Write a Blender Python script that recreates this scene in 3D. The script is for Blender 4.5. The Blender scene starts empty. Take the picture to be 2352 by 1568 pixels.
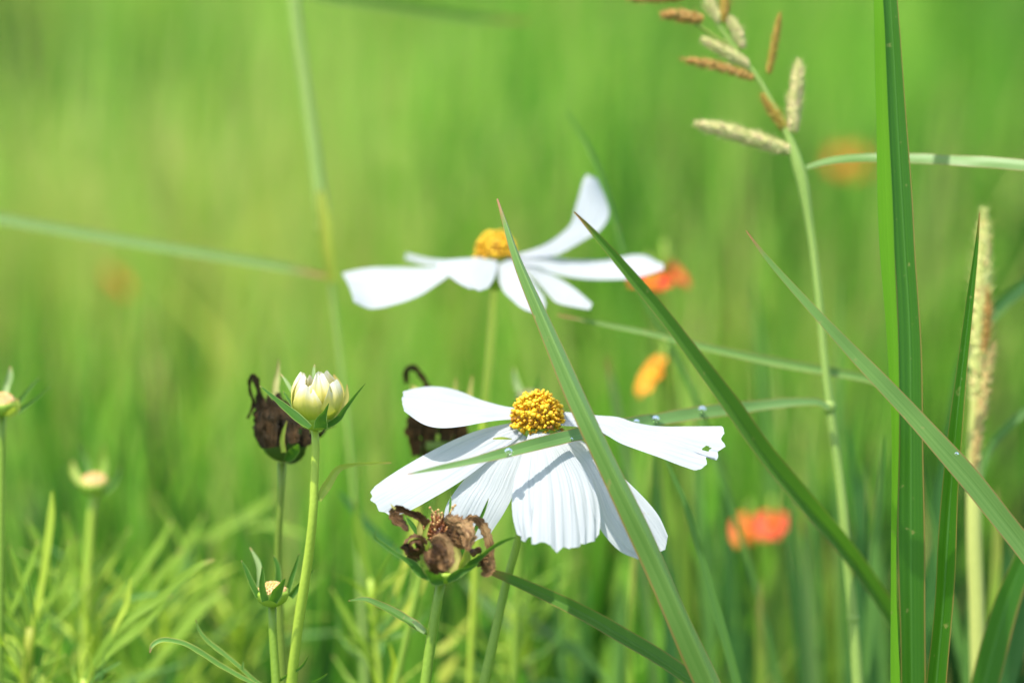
import bpy, math, random
import numpy as np
from mathutils import noise as mnoise, Vector

random.seed(7); rng = np.random.default_rng(11)
scene = bpy.context.scene
COL = scene.collection

# ------------------------------------------------------------------ camera
CAM_H, PITCH, LENS, D0 = 0.60, math.radians(12.0), 100.0, 0.64
cam_d = bpy.data.cameras.new('camera'); cam = bpy.data.objects.new('camera', cam_d); COL.objects.link(cam)
cam.location = (0, 0, CAM_H); cam.rotation_euler = (math.pi/2 - PITCH, 0, 0)
cam_d.lens = LENS; cam_d.sensor_width = 36.0; cam_d.sensor_fit = 'HORIZONTAL'
cam_d.clip_start = 0.02; cam_d.clip_end = 500.0
cam_d.dof.use_dof = True; cam_d.dof.focus_distance = D0 - 0.010; cam_d.dof.aperture_fstop = 5.8
scene.camera = cam
# ------------------------------------------------------------------ sky and sun
SUN = np.array([-0.26, -0.14, 0.94]); SUN = SUN/np.linalg.norm(SUN)
elev = math.asin(SUN[2]); azim = math.atan2(SUN[0], SUN[1])
world = bpy.data.worlds.new("World"); scene.world = world; world.use_nodes = True
wn = world.node_tree.nodes; wl = world.node_tree.links
sky = wn.new('ShaderNodeTexSky'); sky.sky_type = 'NISHITA'; sky.sun_disc = False
sky.sun_elevation = elev; sky.sun_rotation = azim; sky.air_density = 1.0; sky.dust_density = 2.0
wl.new(sky.outputs[0], wn['Background'].inputs[0]); wn['Background'].inputs[1].default_value = 0.15
sun_d = bpy.data.lights.new('sun', 'SUN'); sun_d.energy = 2.9; sun_d.angle = math.radians(0.9); sun_d.color = (1.0, 0.96, 0.88)
sun = bpy.data.objects.new('sun', sun_d); COL.objects.link(sun); sun.location = (0, 0, 5)
sun.rotation_euler = Vector(SUN).to_track_quat('Z', 'Y').to_euler()
scene.view_settings.view_transform = 'Standard'; scene.view_settings.look = 'None'
scene.view_settings.gamma = 1.0; scene.view_settings.use_curve_mapping = False
scene.view_settings.exposure = 1.40
scene.cycles.use_denoising = True
scene.cycles.max_bounces = 10; scene.cycles.transmission_bounces = 8; scene.cycles.transparent_max_bounces = 8

# ------------------------------------------------------------------ coordinates
CAMP = np.array([0, 0, CAM_H]); FW = np.array([0, math.cos(PITCH), -math.sin(PITCH)])
UP = np.array([0, math.sin(PITCH), math.cos(PITCH)]); RT = np.array([1.0, 0, 0])
def mpp(dz): return (D0 + dz*1e-3)*36.0/LENS/2352.0          # metres per photo pixel at a depth
def P(px, py, dz=0.0):
    s = mpp(dz); return CAMP + FW*(D0 + dz*1e-3) + RT*((px-1176)*s) - UP*((py-784)*s)
def unit(v):
    v = np.asarray(v, float); n = np.linalg.norm(v, axis=-1, keepdims=True); return v/np.maximum(n, 1e-12)
def crop(ox, oy, s): return lambda pts: [(ox+p[0]*s, oy+p[1]*s) + tuple(p[2:]) for p in pts]

def spline(a, n):
    """Catmull-Rom through the rows of a, resampled to n rows evenly by length of the first 3 columns."""
    a = np.asarray(a, float)
    if len(a) == 2: return a[0] + (a[1]-a[0])*np.linspace(0, 1, n)[:, None]
    p = np.vstack([2*a[0]-a[1], a, 2*a[-1]-a[-2]]); out = []
    for i in range(1, len(p)-2):
        t = np.linspace(0, 1, 12, endpoint=False)[:, None]
        p0, p1, p2, p3 = p[i-1], p[i], p[i+1], p[i+2]
        out.append(0.5*((2*p1)+(-p0+p2)*t+(2*p0-5*p1+4*p2-p3)*t**2+(-p0+3*p1-3*p2+p3)*t**3))
    out = np.vstack(out+[a[-1:]])
    return even(out, n)
def even(out, n):
    d = np.r_[0, np.cumsum(np.linalg.norm(np.diff(out[:, :3], axis=0), axis=1))]
    t = np.linspace(0, d[-1], n)
    return np.stack([np.interp(t, d, out[:, k]) for k in range(out.shape[1])], 1)

# ------------------------------------------------------------------ mesh builder
class MB:
    def __init__(s): s.v = []; s.f = []; s.uv = []; s.tint = []; s.n = 0
    def grid(s, pts, uv=None, tint=0.5, closed=False, keep=None):
        """pts[n,m,3] -> quads"""
        n, m = pts.shape[:2]
        if uv is None:
            uu, vv = np.meshgrid(np.linspace(0, 1, m), np.linspace(0, 1, n)); uv = np.stack([uu, vv], -1)
        idx = s.n + np.arange(n*m).reshape(n, m)
        for i in range(n-1):
            for j in range(m if closed else m-1):
                if keep is not None and not keep[i, j]: continue
                k = (j+1) % m
                s.f.append((idx[i, j], idx[i, k], idx[i+1, k], idx[i+1, j]))
        s.v.append(pts.reshape(-1, 3)); s.uv.append(uv.reshape(-1, 2)); s.tint.append(np.full(n*m, tint)); s.n += n*m
    def build(s, name, mat, parent=None, origin=None, smooth=True):
        v = np.vstack(s.v); off = np.zeros(3)
        if parent is not None: off = np.array(WLOC[parent.name])
        elif origin is not None: off = np.asarray(origin, float)
        me = bpy.data.meshes.new(name)
        me.from_pydata((v-off).tolist(), [], [tuple(int(i) for i in q) for q in s.f])
        uvl = me.uv_layers.new(name='UVMap'); li = np.empty(len(me.loops), np.int32); me.loops.foreach_get('vertex_index', li)
        uvl.data.foreach_set('uv', np.vstack(s.uv)[li].astype(np.float32).ravel())
        at = me.attributes.new('tint', 'FLOAT', 'POINT'); at.data.foreach_set('value', np.concatenate(s.tint).astype(np.float32))
        me.polygons.foreach_set('use_smooth', [smooth]*len(me.polygons))
        me.materials.append(mat); me.update()
        o = bpy.data.objects.new(name, me); COL.objects.link(o)
        if parent is not None: o.parent = parent; WLOC[o.name] = off
        else: o.location = off; WLOC[o.name] = off
        return o
WLOC = {}
def tag(o, label=None, cat=None, group=None, kind=None):
    if label: o['label'] = label
    if cat: o['category'] = cat
    if group: o['group'] = group
    if kind: o['kind'] = kind
    return o
def thing(name, loc, label, cat, group=None):
    o = bpy.data.objects.new(name, None); COL.objects.link(o); o.location = loc; o.empty_display_size = 0.01
    WLOC[o.name] = np.array(loc, float)
    return tag(o, label, cat, group, 'thing')

def frames(c):
    T = unit(np.gradient(c, axis=0)); V = unit(CAMP - c); W = unit(np.cross(T, V)); N = unit(np.cross(W, T))
    sg = np.sign((N*V).sum(1))[:, None]; sg[sg == 0] = 1
    return T, W, N*sg
def tube(mb, pts, rad, n=24, seg=10, tint=0.5, cap=True, rough=0.0):
    a = spline(np.c_[np.asarray(pts, float), np.asarray(rad, float)*np.ones(len(pts))], n)
    c, r = a[:, :3], a[:, 3]; T, W, N = frames(c)
    for i in range(1, n):                                   # parallel transport keeps the tube untwisted
        w = W[i-1] - T[i]*np.dot(W[i-1], T[i]); W[i] = w/np.linalg.norm(w); N[i] = np.cross(W[i], T[i])
    th = np.linspace(0, 2*np.pi, seg, endpoint=False)
    rr = r[:, None]*(1 + rough*rng.normal(size=(n, seg)))
    g = c[:, None] + rr[..., None]*(np.cos(th)[None, :, None]*W[:, None] + np.sin(th)[None, :, None]*N[:, None])
    if cap: g = np.concatenate([np.repeat(c[:1, None], seg, 1), g, np.repeat(c[-1:, None], seg, 1)], 0)
    uu, vv = np.meshgrid(np.linspace(0, 1, seg), np.linspace(0, 1, len(g)))
    mb.grid(g, np.stack([uu, vv], -1), tint, closed=True)
def ribbon(mb, pts, w, roll=0.0, fold=0.0, n=48, cols=9, cup=0.0, crumple=0.0, cfreq=300.0, ridge=0.0, tint=0.5, seed=0, thick=0.0):
    """A leaf: centre line pts (metres), full width w, roll (degrees) turning it about its length, V-fold along its midrib."""
    k = len(pts); roll = np.asarray(roll, float)*np.ones(k); w = np.asarray(w, float)*np.ones(k)
    a = spline(np.c_[np.asarray(pts, float), w, roll], n); c, w, r = a[:, :3], np.maximum(a[:, 3], 2e-5), np.radians(a[:, 4])
    if not crumple:                                          # blades are never ruler-straight
        ph = rng.uniform(0, 9, 4); q = np.linspace(0, 1, n)*len(pts)
        w = w*(1+0.035*np.sin(q*2.1+ph[0])+0.025*np.sin(q*5.3+ph[1])); r = r+0.10*np.sin(q*1.4+ph[2])+0.05*np.sin(q*3.7+ph[3])
    else: w = w*(1+0.09*rng.normal(size=n)+0.08*np.sin(np.arange(n)*0.9+seed))
    T, W, N = frames(c)
    W2 = W*np.cos(r)[:, None] + N*np.sin(r)[:, None]; N2 = -W*np.sin(r)[:, None] + N*np.cos(r)[:, None]
    u = np.linspace(-1, 1, cols); hw = (w/2)[:, None, None]
    prof = fold*(np.abs(u) if fold else 0*u) + cup*u**2
    g = c[:, None] + hw*(u[None, :, None]*W2[:, None] + prof[None, :, None]*N2[:, None])
    if crumple or ridge:
        for i in range(n):
            for j in range(cols):
                q = Vector(g[i, j]*cfreq + seed*7.3); d = np.array(mnoise.noise_vector(q))
                g[i, j] += d*crumple + N2[i]*ridge*math.sin(u[j]*11 + 1.5*math.sin(i*0.25+seed))*min(1, w[i]/0.004)
    mb.grid(g, None, tint)
    if thick:
        nn = np.cross(np.gradient(g, axis=0), np.gradient(g, axis=1)); nn = unit(nn)
        mb.grid(g - nn*thick, None, tint)
def loft(mb, L, R, tip=None, n=44, m=33, bulge=0.0, groove=0.00012, ng=7, hole=None, wave=0.0, seed=0):
    """A petal between its two edges (photo px, depth mm), with a toothed end."""
    Lw = spline([P(*q) for q in L], n); Rw = spline([P(*q) for q in R], n)
    u = np.linspace(0, 1, m); g = Lw[:, None]*(1-u)[None, :, None] + Rw[:, None]*u[None, :, None]
    v = np.linspace(0, 1, n)
    if tip is not None:
        tp = even(np.array([P(*q) for q in tip]), m); s = np.clip((v-0.72)/0.28, 0, 1); s = s*s*(3-2*s)
        g += s[:, None, None]*(tp - g[-1])[None]
    d1 = np.gradient(g, axis=0); d2 = np.gradient(g, axis=1); N = unit(np.cross(d1, d2))
    V = unit(CAMP - g); sg = np.sign((N*V).sum(-1).mean()); N = N*sg
    wd = np.linalg.norm(g[:, -1]-g[:, 0], axis=1)[:, None]
    env = np.minimum(1, v*4)[:, None]
    z = bulge*wd*(1-(2*u-1)**2)[None] + groove*env*np.cos(u*ng*2*np.pi + seed)[None]*(0.5+0.5*np.sin(v*3+seed))[:, None]*1.6
    z += wave*env*np.sin(v*5+seed)[:, None]*np.cos(u*4+seed)[None]
    fine = 0.4*groove*np.cos(u*ng*5.3*np.pi+1.7*seed)[None]*env
    g = g + N*(z+fine)[..., None]
    keep = None
    if hole is not None:
        h = P(hole[0], hole[1], hole[2]); keep = np.ones((n, m), bool); c = (g - CAMP)
        dep = c@FW; X = (c@RT)/dep; Y = (c@UP)/dep; hc = h-CAMP; hx, hy = (hc@RT)/(hc@FW), (hc@UP)/(hc@FW)
        s = 36.0/LENS/2352.0
        rr = ((X-hx)/(hole[3]*s))**2 + ((Y-hy)/(hole[4]*s))**2; keep = rr > 1
    mb.grid(g, None, 0.5, keep=keep)
def ball(mb, c, axis, ra, rb, n=10, m=12, tint=0.5, bump=0.0, freq=300, seed=0, lo=0.0, hi=1.0):
    A = unit(axis); X = unit(np.cross(A, [0.3, 0.8, 0.52])); Y = np.cross(A, X)
    t = np.linspace(lo*math.pi, hi*math.pi, n); ph = np.linspace(0, 2*np.pi, m, endpoint=False)
    g = np.zeros((n, m, 3))
    for i in range(n):
        for j in range(m):
            d = math.cos(t[i])*A*ra + math.sin(t[i])*(math.cos(ph[j])*X+math.sin(ph[j])*Y)*rb
            if bump: d = d*(1+bump*mnoise.noise(Vector((np.asarray(c)+d)*freq+seed)))
            g[i, j] = np.asarray(c)+d
    mb.grid(g, None, tint, closed=True)
def lathe(mb, c, axis, prof, m=20, bump=0.0, seed=0):
    A = unit(axis); X = unit(np.cross(A, [0.3, 0.8, 0.52])); Y = np.cross(A, X); ph = np.linspace(0, 2*np.pi, m, endpoint=False)
    pr = spline([(r, h, 0) for r, h in prof], 18)
    rr = pr[:, 0][:, None]*(1+bump*np.cos(ph*8+seed)[None])
    g = np.asarray(c) + pr[:, 1][:, None, None]*A + rr[..., None]*(np.cos(ph)[None, :, None]*X+np.sin(ph)[None, :, None]*Y)
    mb.grid(g, None, 0.5, closed=True)
def to_ground(pts, w=None, spread=0.12, wend=None, K=9):
    """carry a stem or leaf on down to the soil below the frame, keeping its heading where it leaves the picture"""
    pts = [np.asarray(p, float) for p in pts]; t = unit(pts[-1]-pts[-2]); p = pts[-1]
    h = np.array([t[0], t[1], 0.0]); base = p + h*spread; base[2] = 0.0
    L = np.linalg.norm(base-p); m0 = t*L; m1 = np.array([h[0]*0.1, h[1]*0.1, -1.0])*L; n0 = len(pts)
    for k in range(1, K+1):
        q = (k/K)**1.7; pts.append((2*q**3-3*q*q+1)*p + (q**3-2*q*q+q)*m0 + (-2*q**3+3*q*q)*base + (q**3-q*q)*m1)
    if w is None: return pts
    w = list(w); e = wend if wend is not None else w[-1]
    return pts, w + [w[-1]+(e-w[-1])*k/K for k in range(1, K+1)]
def px3(l, dz=None): return [P(q[0], q[1], q[2] if len(q) > 2 else dz) for q in l]

# ------------------------------------------------------------------ materials
def newmat(name):
    m = bpy.data.materials.new(name); m.use_nodes = True; nt = m.node_tree; nt.nodes.clear()
    return m, nt, nt.nodes, nt.links
def N_(nodes, t, **k):
    n = nodes.new(t)
    for a, b in k.items(): setattr(n, a, b)
    return n
def mixc(nt, fac, a, b):
    m = nt.nodes.new('ShaderNodeMix'); m.data_type = 'RGBA'
    for sock, v in ((m.inputs['Factor'], fac), (m.inputs['A'], a), (m.inputs['B'], b)):
        pass
    def put(s, v):
        if isinstance(v, (tuple, list)): s.default_value = (*v[:3], 1)
        elif isinstance(v, (int, float)): s.default_value = v
        else: nt.links.new(v, s)
    put(m.inputs[0], fac); put(m.inputs[6], a); put(m.inputs[7], b)
    return m.outputs[2]
def math_(nt, op, a, b=0.0, clamp=False):
    m = nt.nodes.new('ShaderNodeMath'); m.operation = op; m.use_clamp = clamp
    for s, v in ((m.inputs[0], a), (m.inputs[1], b)):
        if isinstance(v, (int, float)): s.default_value = v
        else: nt.links.new(v, s)
    return m.outputs[0]
def surface(nt, color, tcolor, trans, rough=0.5, spec=0.4, bump=None, bdist=0.0002, bstr=0.5, coat=0.0):
    p = nt.nodes.new('ShaderNodeBsdfPrincipled'); out = nt.nodes.new('ShaderNodeOutputMaterial')
    def put(s, v):
        if isinstance(v, (tuple, list)): s.default_value = (*v[:3], 1)
        else: nt.links.new(v, s)
    put(p.inputs['Base Color'], color); p.inputs['Roughness'].default_value = rough; p.inputs['Specular IOR Level'].default_value = spec
    nrm = None
    if bump is not None:
        b = nt.nodes.new('ShaderNodeBump'); b.inputs['Strength'].default_value = bstr; b.inputs['Distance'].default_value = bdist
        nt.links.new(bump, b.inputs['Height']); nt.links.new(b.outputs[0], p.inputs['Normal'])
    if trans > 0:
        t = nt.nodes.new('ShaderNodeBsdfTranslucent'); put(t.inputs[0], tcolor)
        mx = nt.nodes.new('ShaderNodeMixShader'); mx.inputs[0].default_value = trans
        nt.links.new(p.outputs[0], mx.inputs[1]); nt.links.new(t.outputs[0], mx.inputs[2]); nt.links.new(mx.outputs[0], out.inputs[0])
    else: nt.links.new(p.outputs[0], out.inputs[0])
def uvnoise(nt, su, sv, detail=2.0):
    uv = nt.nodes.new('ShaderNodeUVMap'); mp = nt.nodes.new('ShaderNodeMapping'); mp.inputs['Scale'].default_value = (su, sv, 1)
    nz = nt.nodes.new('ShaderNodeTexNoise'); nz.inputs['Scale'].default_value = 1.0; nz.inputs['Detail'].default_value = detail
    nt.links.new(uv.outputs[0], mp.inputs[0]); nt.links.new(mp.outputs[0], nz.inputs[0])
    sp = nt.nodes.new('ShaderNodeSeparateXYZ'); nt.links.new(uv.outputs[0], sp.inputs[0])
    return nz.outputs[0], sp.outputs[0], sp.outputs[1]
def objnoise(nt, scale, detail=3.0):
    tc = nt.nodes.new('ShaderNodeTexCoord'); nz = nt.nodes.new('ShaderNodeTexNoise'); nz.inputs['Scale'].default_value = scale
    nz.inputs['Detail'].default_value = detail; nt.links.new(tc.outputs['Object'], nz.inputs[0]); return nz.outputs[0]
def ramp(nt, fac, stops):
    r = nt.nodes.new('ShaderNodeValToRGB'); cr = r.color_ramp
    while len(cr.elements) < len(stops): cr.elements.new(0.5)
    for e, (p, c) in zip(cr.elements, stops): e.position = p; e.color = (*c, 1)
    nt.links.new(fac, r.inputs[0]); return r.outputs[0]

def leaf_mat(name, a, b, tr, trans=0.35, rough=0.48, spec=0.28, edge=(0.30, 0.13, 0.05), edge_w=0.05, rib=None, tip=(0.34, 0.10, 0.05), tipw=0.014):
    m, nt, nd, lk = newmat(name)
    nz, u, v = uvnoise(nt, 15, 1.2, 4.0); nz2, _, _ = uvnoise(nt, 3, 7)
    col = mixc(nt, ramp(nt, nz, [(0.35, (0, 0, 0)), (0.65, (1, 1, 1))]), a, b)
    col = mixc(nt, math_(nt, 'MULTIPLY', nz2, 0.5), col, tuple(0.5*(x+y) for x, y in zip(a, b)))
    du = math_(nt, 'ABSOLUTE', math_(nt, 'SUBTRACT', u, 0.5))
    sp = objnoise(nt, 420, 2); col = mixc(nt, ramp(nt, sp, [(0.70, (0, 0, 0)), (0.76, (0.55, 0.55, 0.55))]), col, (0.30, 0.24, 0.08))
    if rib is not None: col = mixc(nt, math_(nt, 'MULTIPLY', math_(nt, 'LESS_THAN', du, 0.035), 0.6), col, rib)
    if edge is not None: col = mixc(nt, math_(nt, 'MULTIPLY', math_(nt, 'GREATER_THAN', du, 0.5-edge_w), 0.75), col, edge)
    if tip is not None: col = mixc(nt, math_(nt, 'SUBTRACT', 1.0, math_(nt, 'DIVIDE', v, tipw), True), col, tip)
    tcol = mixc(nt, nz, tr, tuple(x*0.75 for x in tr))
    surface(nt, col, tcol, trans, rough, spec, nz, 0.00015, 0.5)
    return m
def stem_mat(name, a, b, rough=0.5, scale=1200.0):
    m, nt, nd, lk = newmat(name)
    nz = objnoise(nt, scale, 2); nz2 = objnoise(nt, 45, 2)
    col = mixc(nt, nz2, a, b); col = mixc(nt, math_(nt, 'MULTIPLY', nz, 0.45), col, tuple(x*1.35 for x in b))
    surface(nt, col, b, 0.12, rough, 0.4, nz, 0.0002, 0.5); return m
M = {}
M['blade'] = leaf_mat('blade_green', (0.036, 0.115, 0.010), (0.100, 0.20, 0.028), (0.15, 0.38, 0.02), 0.28, 0.45, 0.28)
M['blade_deep'] = leaf_mat('blade_deep_green', (0.012, 0.055, 0.005), (0.045, 0.14, 0.009), (0.16, 0.50, 0.010), 0.36, 0.36, 0.3, rib=(0.08, 0.19, 0.03))
M['blade_lit_half'] = leaf_mat('blade_lit_half', (0.12, 0.30, 0.010), (0.17, 0.37, 0.015), (0.24, 0.60, 0.012), 0.45, 0.5, 0.25, edge=(0.10, 0.25, 0.02))  # lime stands in for sun shining through the tall blade's left half
M['blade_mid'] = leaf_mat('blade_mid_green', (0.085, 0.185, 0.030), (0.15, 0.26, 0.055), (0.18, 0.36, 0.03), 0.25, 0.42, 0.35)
M['blade_pale'] = leaf_mat('blade_pale_green', (0.072, 0.165, 0.036), (0.13, 0.23, 0.065), (0.15, 0.33, 0.03), 0.22, 0.48, 0.25)
M['blade_soft'] = leaf_mat('blade_soft_green', (0.07, 0.17, 0.03), (0.12, 0.24, 0.05), (0.2, 0.42, 0.04), 0.33, edge=None, tip=None)
M['blade_dark'] = leaf_mat('blade_dark_green', (0.030, 0.10, 0.020), (0.05, 0.14, 0.03), (0.10, 0.30, 0.02), 0.25, edge=None, tip=None)  # even dark green
M['yellow_leaf'] = leaf_mat('yellowing_leaf', (0.30, 0.36, 0.04), (0.42, 0.44, 0.06), (0.5, 0.55, 0.04), 0.35, edge=None, tip=(0.3, 0.16, 0.05))
M['leaf_sheen'] = leaf_mat('leaf_sheen', (0.17, 0.28, 0.07), (0.25, 0.35, 0.11), (0.22, 0.42, 0.05), 0.25, 0.45, 0.3)
M['feather'] = leaf_mat('feathery_leaf', (0.14, 0.27, 0.025), (0.28, 0.40, 0.045), (0.42, 0.60, 0.03), 0.42, 0.55, 0.25, edge=None, tip=(0.3, 0.22, 0.08), tipw=0.08)
M['feather_edge'] = leaf_mat('feathery_leaf_near', (0.07, 0.19, 0.03), (0.14, 0.27, 0.05), (0.28, 0.45, 0.04), 0.3, 0.45, edge=(0.45, 0.42, 0.10), edge_w=0.10, tip=(0.25, 0.10, 0.05), tipw=0.05)
M['feather_bright'] = leaf_mat('feathery_leaf_bright', (0.34, 0.46, 0.04), (0.46, 0.56, 0.07), (0.55, 0.68, 0.04), 0.42, 0.5, edge=None, tip=None)
M['sepal'] = leaf_mat('sepal_green', (0.026, 0.095, 0.010), (0.06, 0.16, 0.02), (0.18, 0.42, 0.02), 0.28, 0.55, 0.2, edge=(0.30, 0.38, 0.10), edge_w=0.07, tip=(0.30, 0.24, 0.08), tipw=0.06)
M['sepal_pale'] = leaf_mat('sepal_pale', (0.24, 0.35, 0.12), (0.34, 0.44, 0.18), (0.4, 0.5, 0.12), 0.35, 0.5, edge=None, tip=(0.45, 0.3, 0.12), tipw=0.12)
M['bract'] = leaf_mat('bract_yellow', (0.50, 0.46, 0.10), (0.62, 0.55, 0.20), (0.75, 0.65, 0.10), 0.45, 0.4, edge=(0.6, 0.4, 0.15), tip=(0.5, 0.3, 0.1), tipw=0.15)
M['bract_green'] = leaf_mat('bract_lime', (0.25, 0.36, 0.04), (0.36, 0.44, 0.07), (0.5, 0.6, 0.05), 0.4, 0.4, edge=(0.5, 0.3, 0.1), tip=(0.45, 0.25, 0.1), tipw=0.15)
M['bract_old'] = leaf_mat('bract_browned', (0.34, 0.34, 0.10), (0.44, 0.42, 0.15), (0.5, 0.45, 0.1), 0.4, 0.5, edge=None, tip=(0.20, 0.10, 0.05), tipw=0.45)
M['stem'] = stem_mat('stem_green', (0.14, 0.25, 0.02), (0.22, 0.33, 0.03))
M['stem_lime'] = stem_mat('stem_lime', (0.27, 0.40, 0.03), (0.36, 0.46, 0.05))
M['stem_bright'] = stem_mat('stem_bright', (0.42, 0.54, 0.05), (0.52, 0.62, 0.07))  # paler than stem_lime, standing in for sunlight the rear flower blocks
M['stem_dull'] = stem_mat('stem_dull', (0.12, 0.20, 0.02), (0.20, 0.27, 0.03))
M['stem_straw'] = stem_mat('stem_straw', (0.38, 0.42, 0.10), (0.48, 0.50, 0.14))
M['stem_grass'] = stem_mat('stem_grass', (0.17, 0.30, 0.05), (0.30, 0.40, 0.09))
def petal_mat(name, base, trans=0.50):
    m, nt, nd, lk = newmat(name)
    nz, u, v = uvnoise(nt, 26, 1.3, 3.0); sp = objnoise(nt, 900, 2)
    col = mixc(nt, ramp(nt, nz, [(0.50, (0, 0, 0)), (0.72, (0.6, 0.6, 0.6))]), base, (0.33, 0.36, 0.40))
    col = mixc(nt, ramp(nt, sp, [(0.745, (0, 0, 0)), (0.775, (0.5, 0.5, 0.5))]), col, (0.45, 0.36, 0.22))
    surface(nt, col, base, trans, 0.6, 0.25, nz, 0.0004, 0.75); return m
M['petal'] = petal_mat('white_petal', (0.56, 0.585, 0.60))
def tint_mat(name, stops, trans=0.0, tr=(0.5, 0.4, 0.02), rough=0.5, nscale=1500, spec=0.35):
    m, nt, nd, lk = newmat(name)
    a = nd.new('ShaderNodeAttribute'); a.attribute_name = 'tint'
    nz = objnoise(nt, nscale, 3)
    f = math_(nt, 'ADD', a.outputs['Fac'], math_(nt, 'MULTIPLY', math_(nt, 'SUBTRACT', nz, 0.5), 0.5))
    col = ramp(nt, f, stops); surface(nt, col, tr, trans, rough, spec, nz, 0.0004, 0.5); return m
M['florets'] = tint_mat('golden_florets', [(0.0, (0.22, 0.09, 0.01)), (0.25, (0.50, 0.24, 0.01)), (0.5, (0.78, 0.43, 0.01)), (1.0, (0.88, 0.58, 0.03))], 0.15, (0.9, 0.6, 0.02))
M['floret_base'] = tint_mat('disc_core', [(0.0, (0.25, 0.13, 0.01)), (1.0, (0.40, 0.22, 0.02))])
def dry_mat(name, c0, c1, c2, su=30, sv=4):
    m, nt, nd, lk = newmat(name)
    nz, u, v = uvnoise(nt, su, sv, 4); n2 = objnoise(nt, 260, 4)
    f = math_(nt, 'ADD', math_(nt, 'MULTIPLY', nz, 0.6), math_(nt, 'MULTIPLY', n2, 0.45))
    col = ramp(nt, f, [(0.38, c0), (0.50, c1), (0.64, c2)]); surface(nt, col, c1, 0.15, 0.42, 0.3 if c2[0] > 0.2 else 0.1, f, 0.0008, 1.0); return m
M['dry'] = dry_mat('dry_brown_petal', (0.014, 0.006, 0.002), (0.105, 0.048, 0.014), (0.33, 0.18, 0.065))
M['dry_light'] = dry_mat('dry_tan_petal', (0.030, 0.012, 0.004), (0.22, 0.11, 0.036), (0.52, 0.33, 0.14))
M['dry_dark'] = dry_mat('dark_dry_petal', (0.006, 0.006, 0.002), (0.020, 0.015, 0.005), (0.080, 0.044, 0.015))
M['rust'] = tint_mat('rusty_seeds', [(0.0, (0.05, 0.015, 0.005)), (0.5, (0.22, 0.07, 0.02)), (0.8, (0.40, 0.17, 0.06)), (1.0, (0.62, 0.42, 0.15))], rough=0.35)
M['cup'] = stem_mat('cup_green', (0.20, 0.34, 0.03), (0.32, 0.45, 0.05))
M['cup_dark'] = stem_mat('cup_dark', (0.018, 0.04, 0.007), (0.06, 0.11, 0.012), scale=300)
def bud_mat():
    m, nt, nd, lk = newmat('cream_bud_petal'); nz, u, v = uvnoise(nt, 14, 1.5)
    f = math_(nt, 'ADD', v, math_(nt, 'MULTIPLY', math_(nt, 'SUBTRACT', nz, 0.5), 0.22))
    col = ramp(nt, f, [(0.06, (0.24, 0.42, 0.02)), (0.34, (0.54, 0.56, 0.05)), (0.68, (0.68, 0.60, 0.15)), (0.93, (0.70, 0.67, 0.50))])
    surface(nt, col, col, 0.3, 0.5, 0.3, nz, 0.0004, 0.4); return m
M['bud'] = bud_mat()
M['seed_disc'] = tint_mat('young_disc', [(0.0, (0.30, 0.34, 0.05)), (0.5, (0.60, 0.38, 0.10)), (1.0, (0.82, 0.50, 0.26))], 0.1, nscale=900)
M['seed_disc_cream'] = tint_mat('cream_disc', [(0.0, (0.70, 0.55, 0.12)), (1.0, (0.85, 0.70, 0.30))], 0.1, nscale=900)
M['cream_spike'] = tint_mat('cream_spikelet', [(0.0, (0.40, 0.42, 0.12)), (0.5, (0.56, 0.55, 0.21)), (1.0, (0.60, 0.44, 0.24))], 0.2, (0.7, 0.65, 0.2), nscale=800)
M['rust_spike'] = tint_mat('rust_spikelet', [(0.0, (0.22, 0.16, 0.03)), (0.5, (0.46, 0.24, 0.05)), (1.0, (0.58, 0.34, 0.10))], 0.2, (0.6, 0.35, 0.05), nscale=800)
M['olive_spike'] = tint_mat('olive_spikelet', [(0.0, (0.24, 0.20, 0.02)), (0.5, (0.36, 0.26, 0.03)), (1.0, (0.46, 0.24, 0.05))], 0.2, (0.5, 0.4, 0.05), nscale=800)
M['pink_spike'] = tint_mat('pink_spikelet', [(0.0, (0.48, 0.46, 0.14)), (1.0, (0.58, 0.36, 0.14))], 0.2, (0.7, 0.35, 0.1), nscale=800)
M['straw_spike'] = tint_mat('straw_spikelet', [(0.0, (0.44, 0.50, 0.12)), (0.7, (0.62, 0.62, 0.22)), (1.0, (0.58, 0.42, 0.16))], 0.2, (0.7, 0.65, 0.15), nscale=800)
M['orange'] = tint_mat('orange_petal', [(0.0, (0.72, 0.04, 0.003)), (0.5, (0.80, 0.10, 0.006)), (1.0, (0.85, 0.26, 0.012))], 0.35, (0.95, 0.2, 0.01), nscale=60)
M['red_orange'] = tint_mat('red_orange_petal', [(0.0, (0.66, 0.025, 0.004)), (1.0, (0.78, 0.08, 0.015))], 0.35, (0.9, 0.12, 0.02), nscale=60)
M['amber'] = tint_mat('amber_petal', [(0.0, (0.80, 0.25, 0.01)), (1.0, (0.88, 0.42, 0.02))], 0.35, (0.95, 0.4, 0.01), nscale=60)
def water_mat():
    m, nt, nd, lk = newmat('dew_water'); p = nd.new('ShaderNodeBsdfPrincipled'); o = nd.new('ShaderNodeOutputMaterial')
    p.inputs['Base Color'].default_value = (1, 1, 1, 1); p.inputs['Roughness'].default_value = 0.0; p.inputs['IOR'].default_value = 1.33
    p.inputs['Transmission Weight'].default_value = 1.0; lk.new(p.outputs[0], o.inputs[0]); return m
M['water'] = water_mat()
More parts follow.
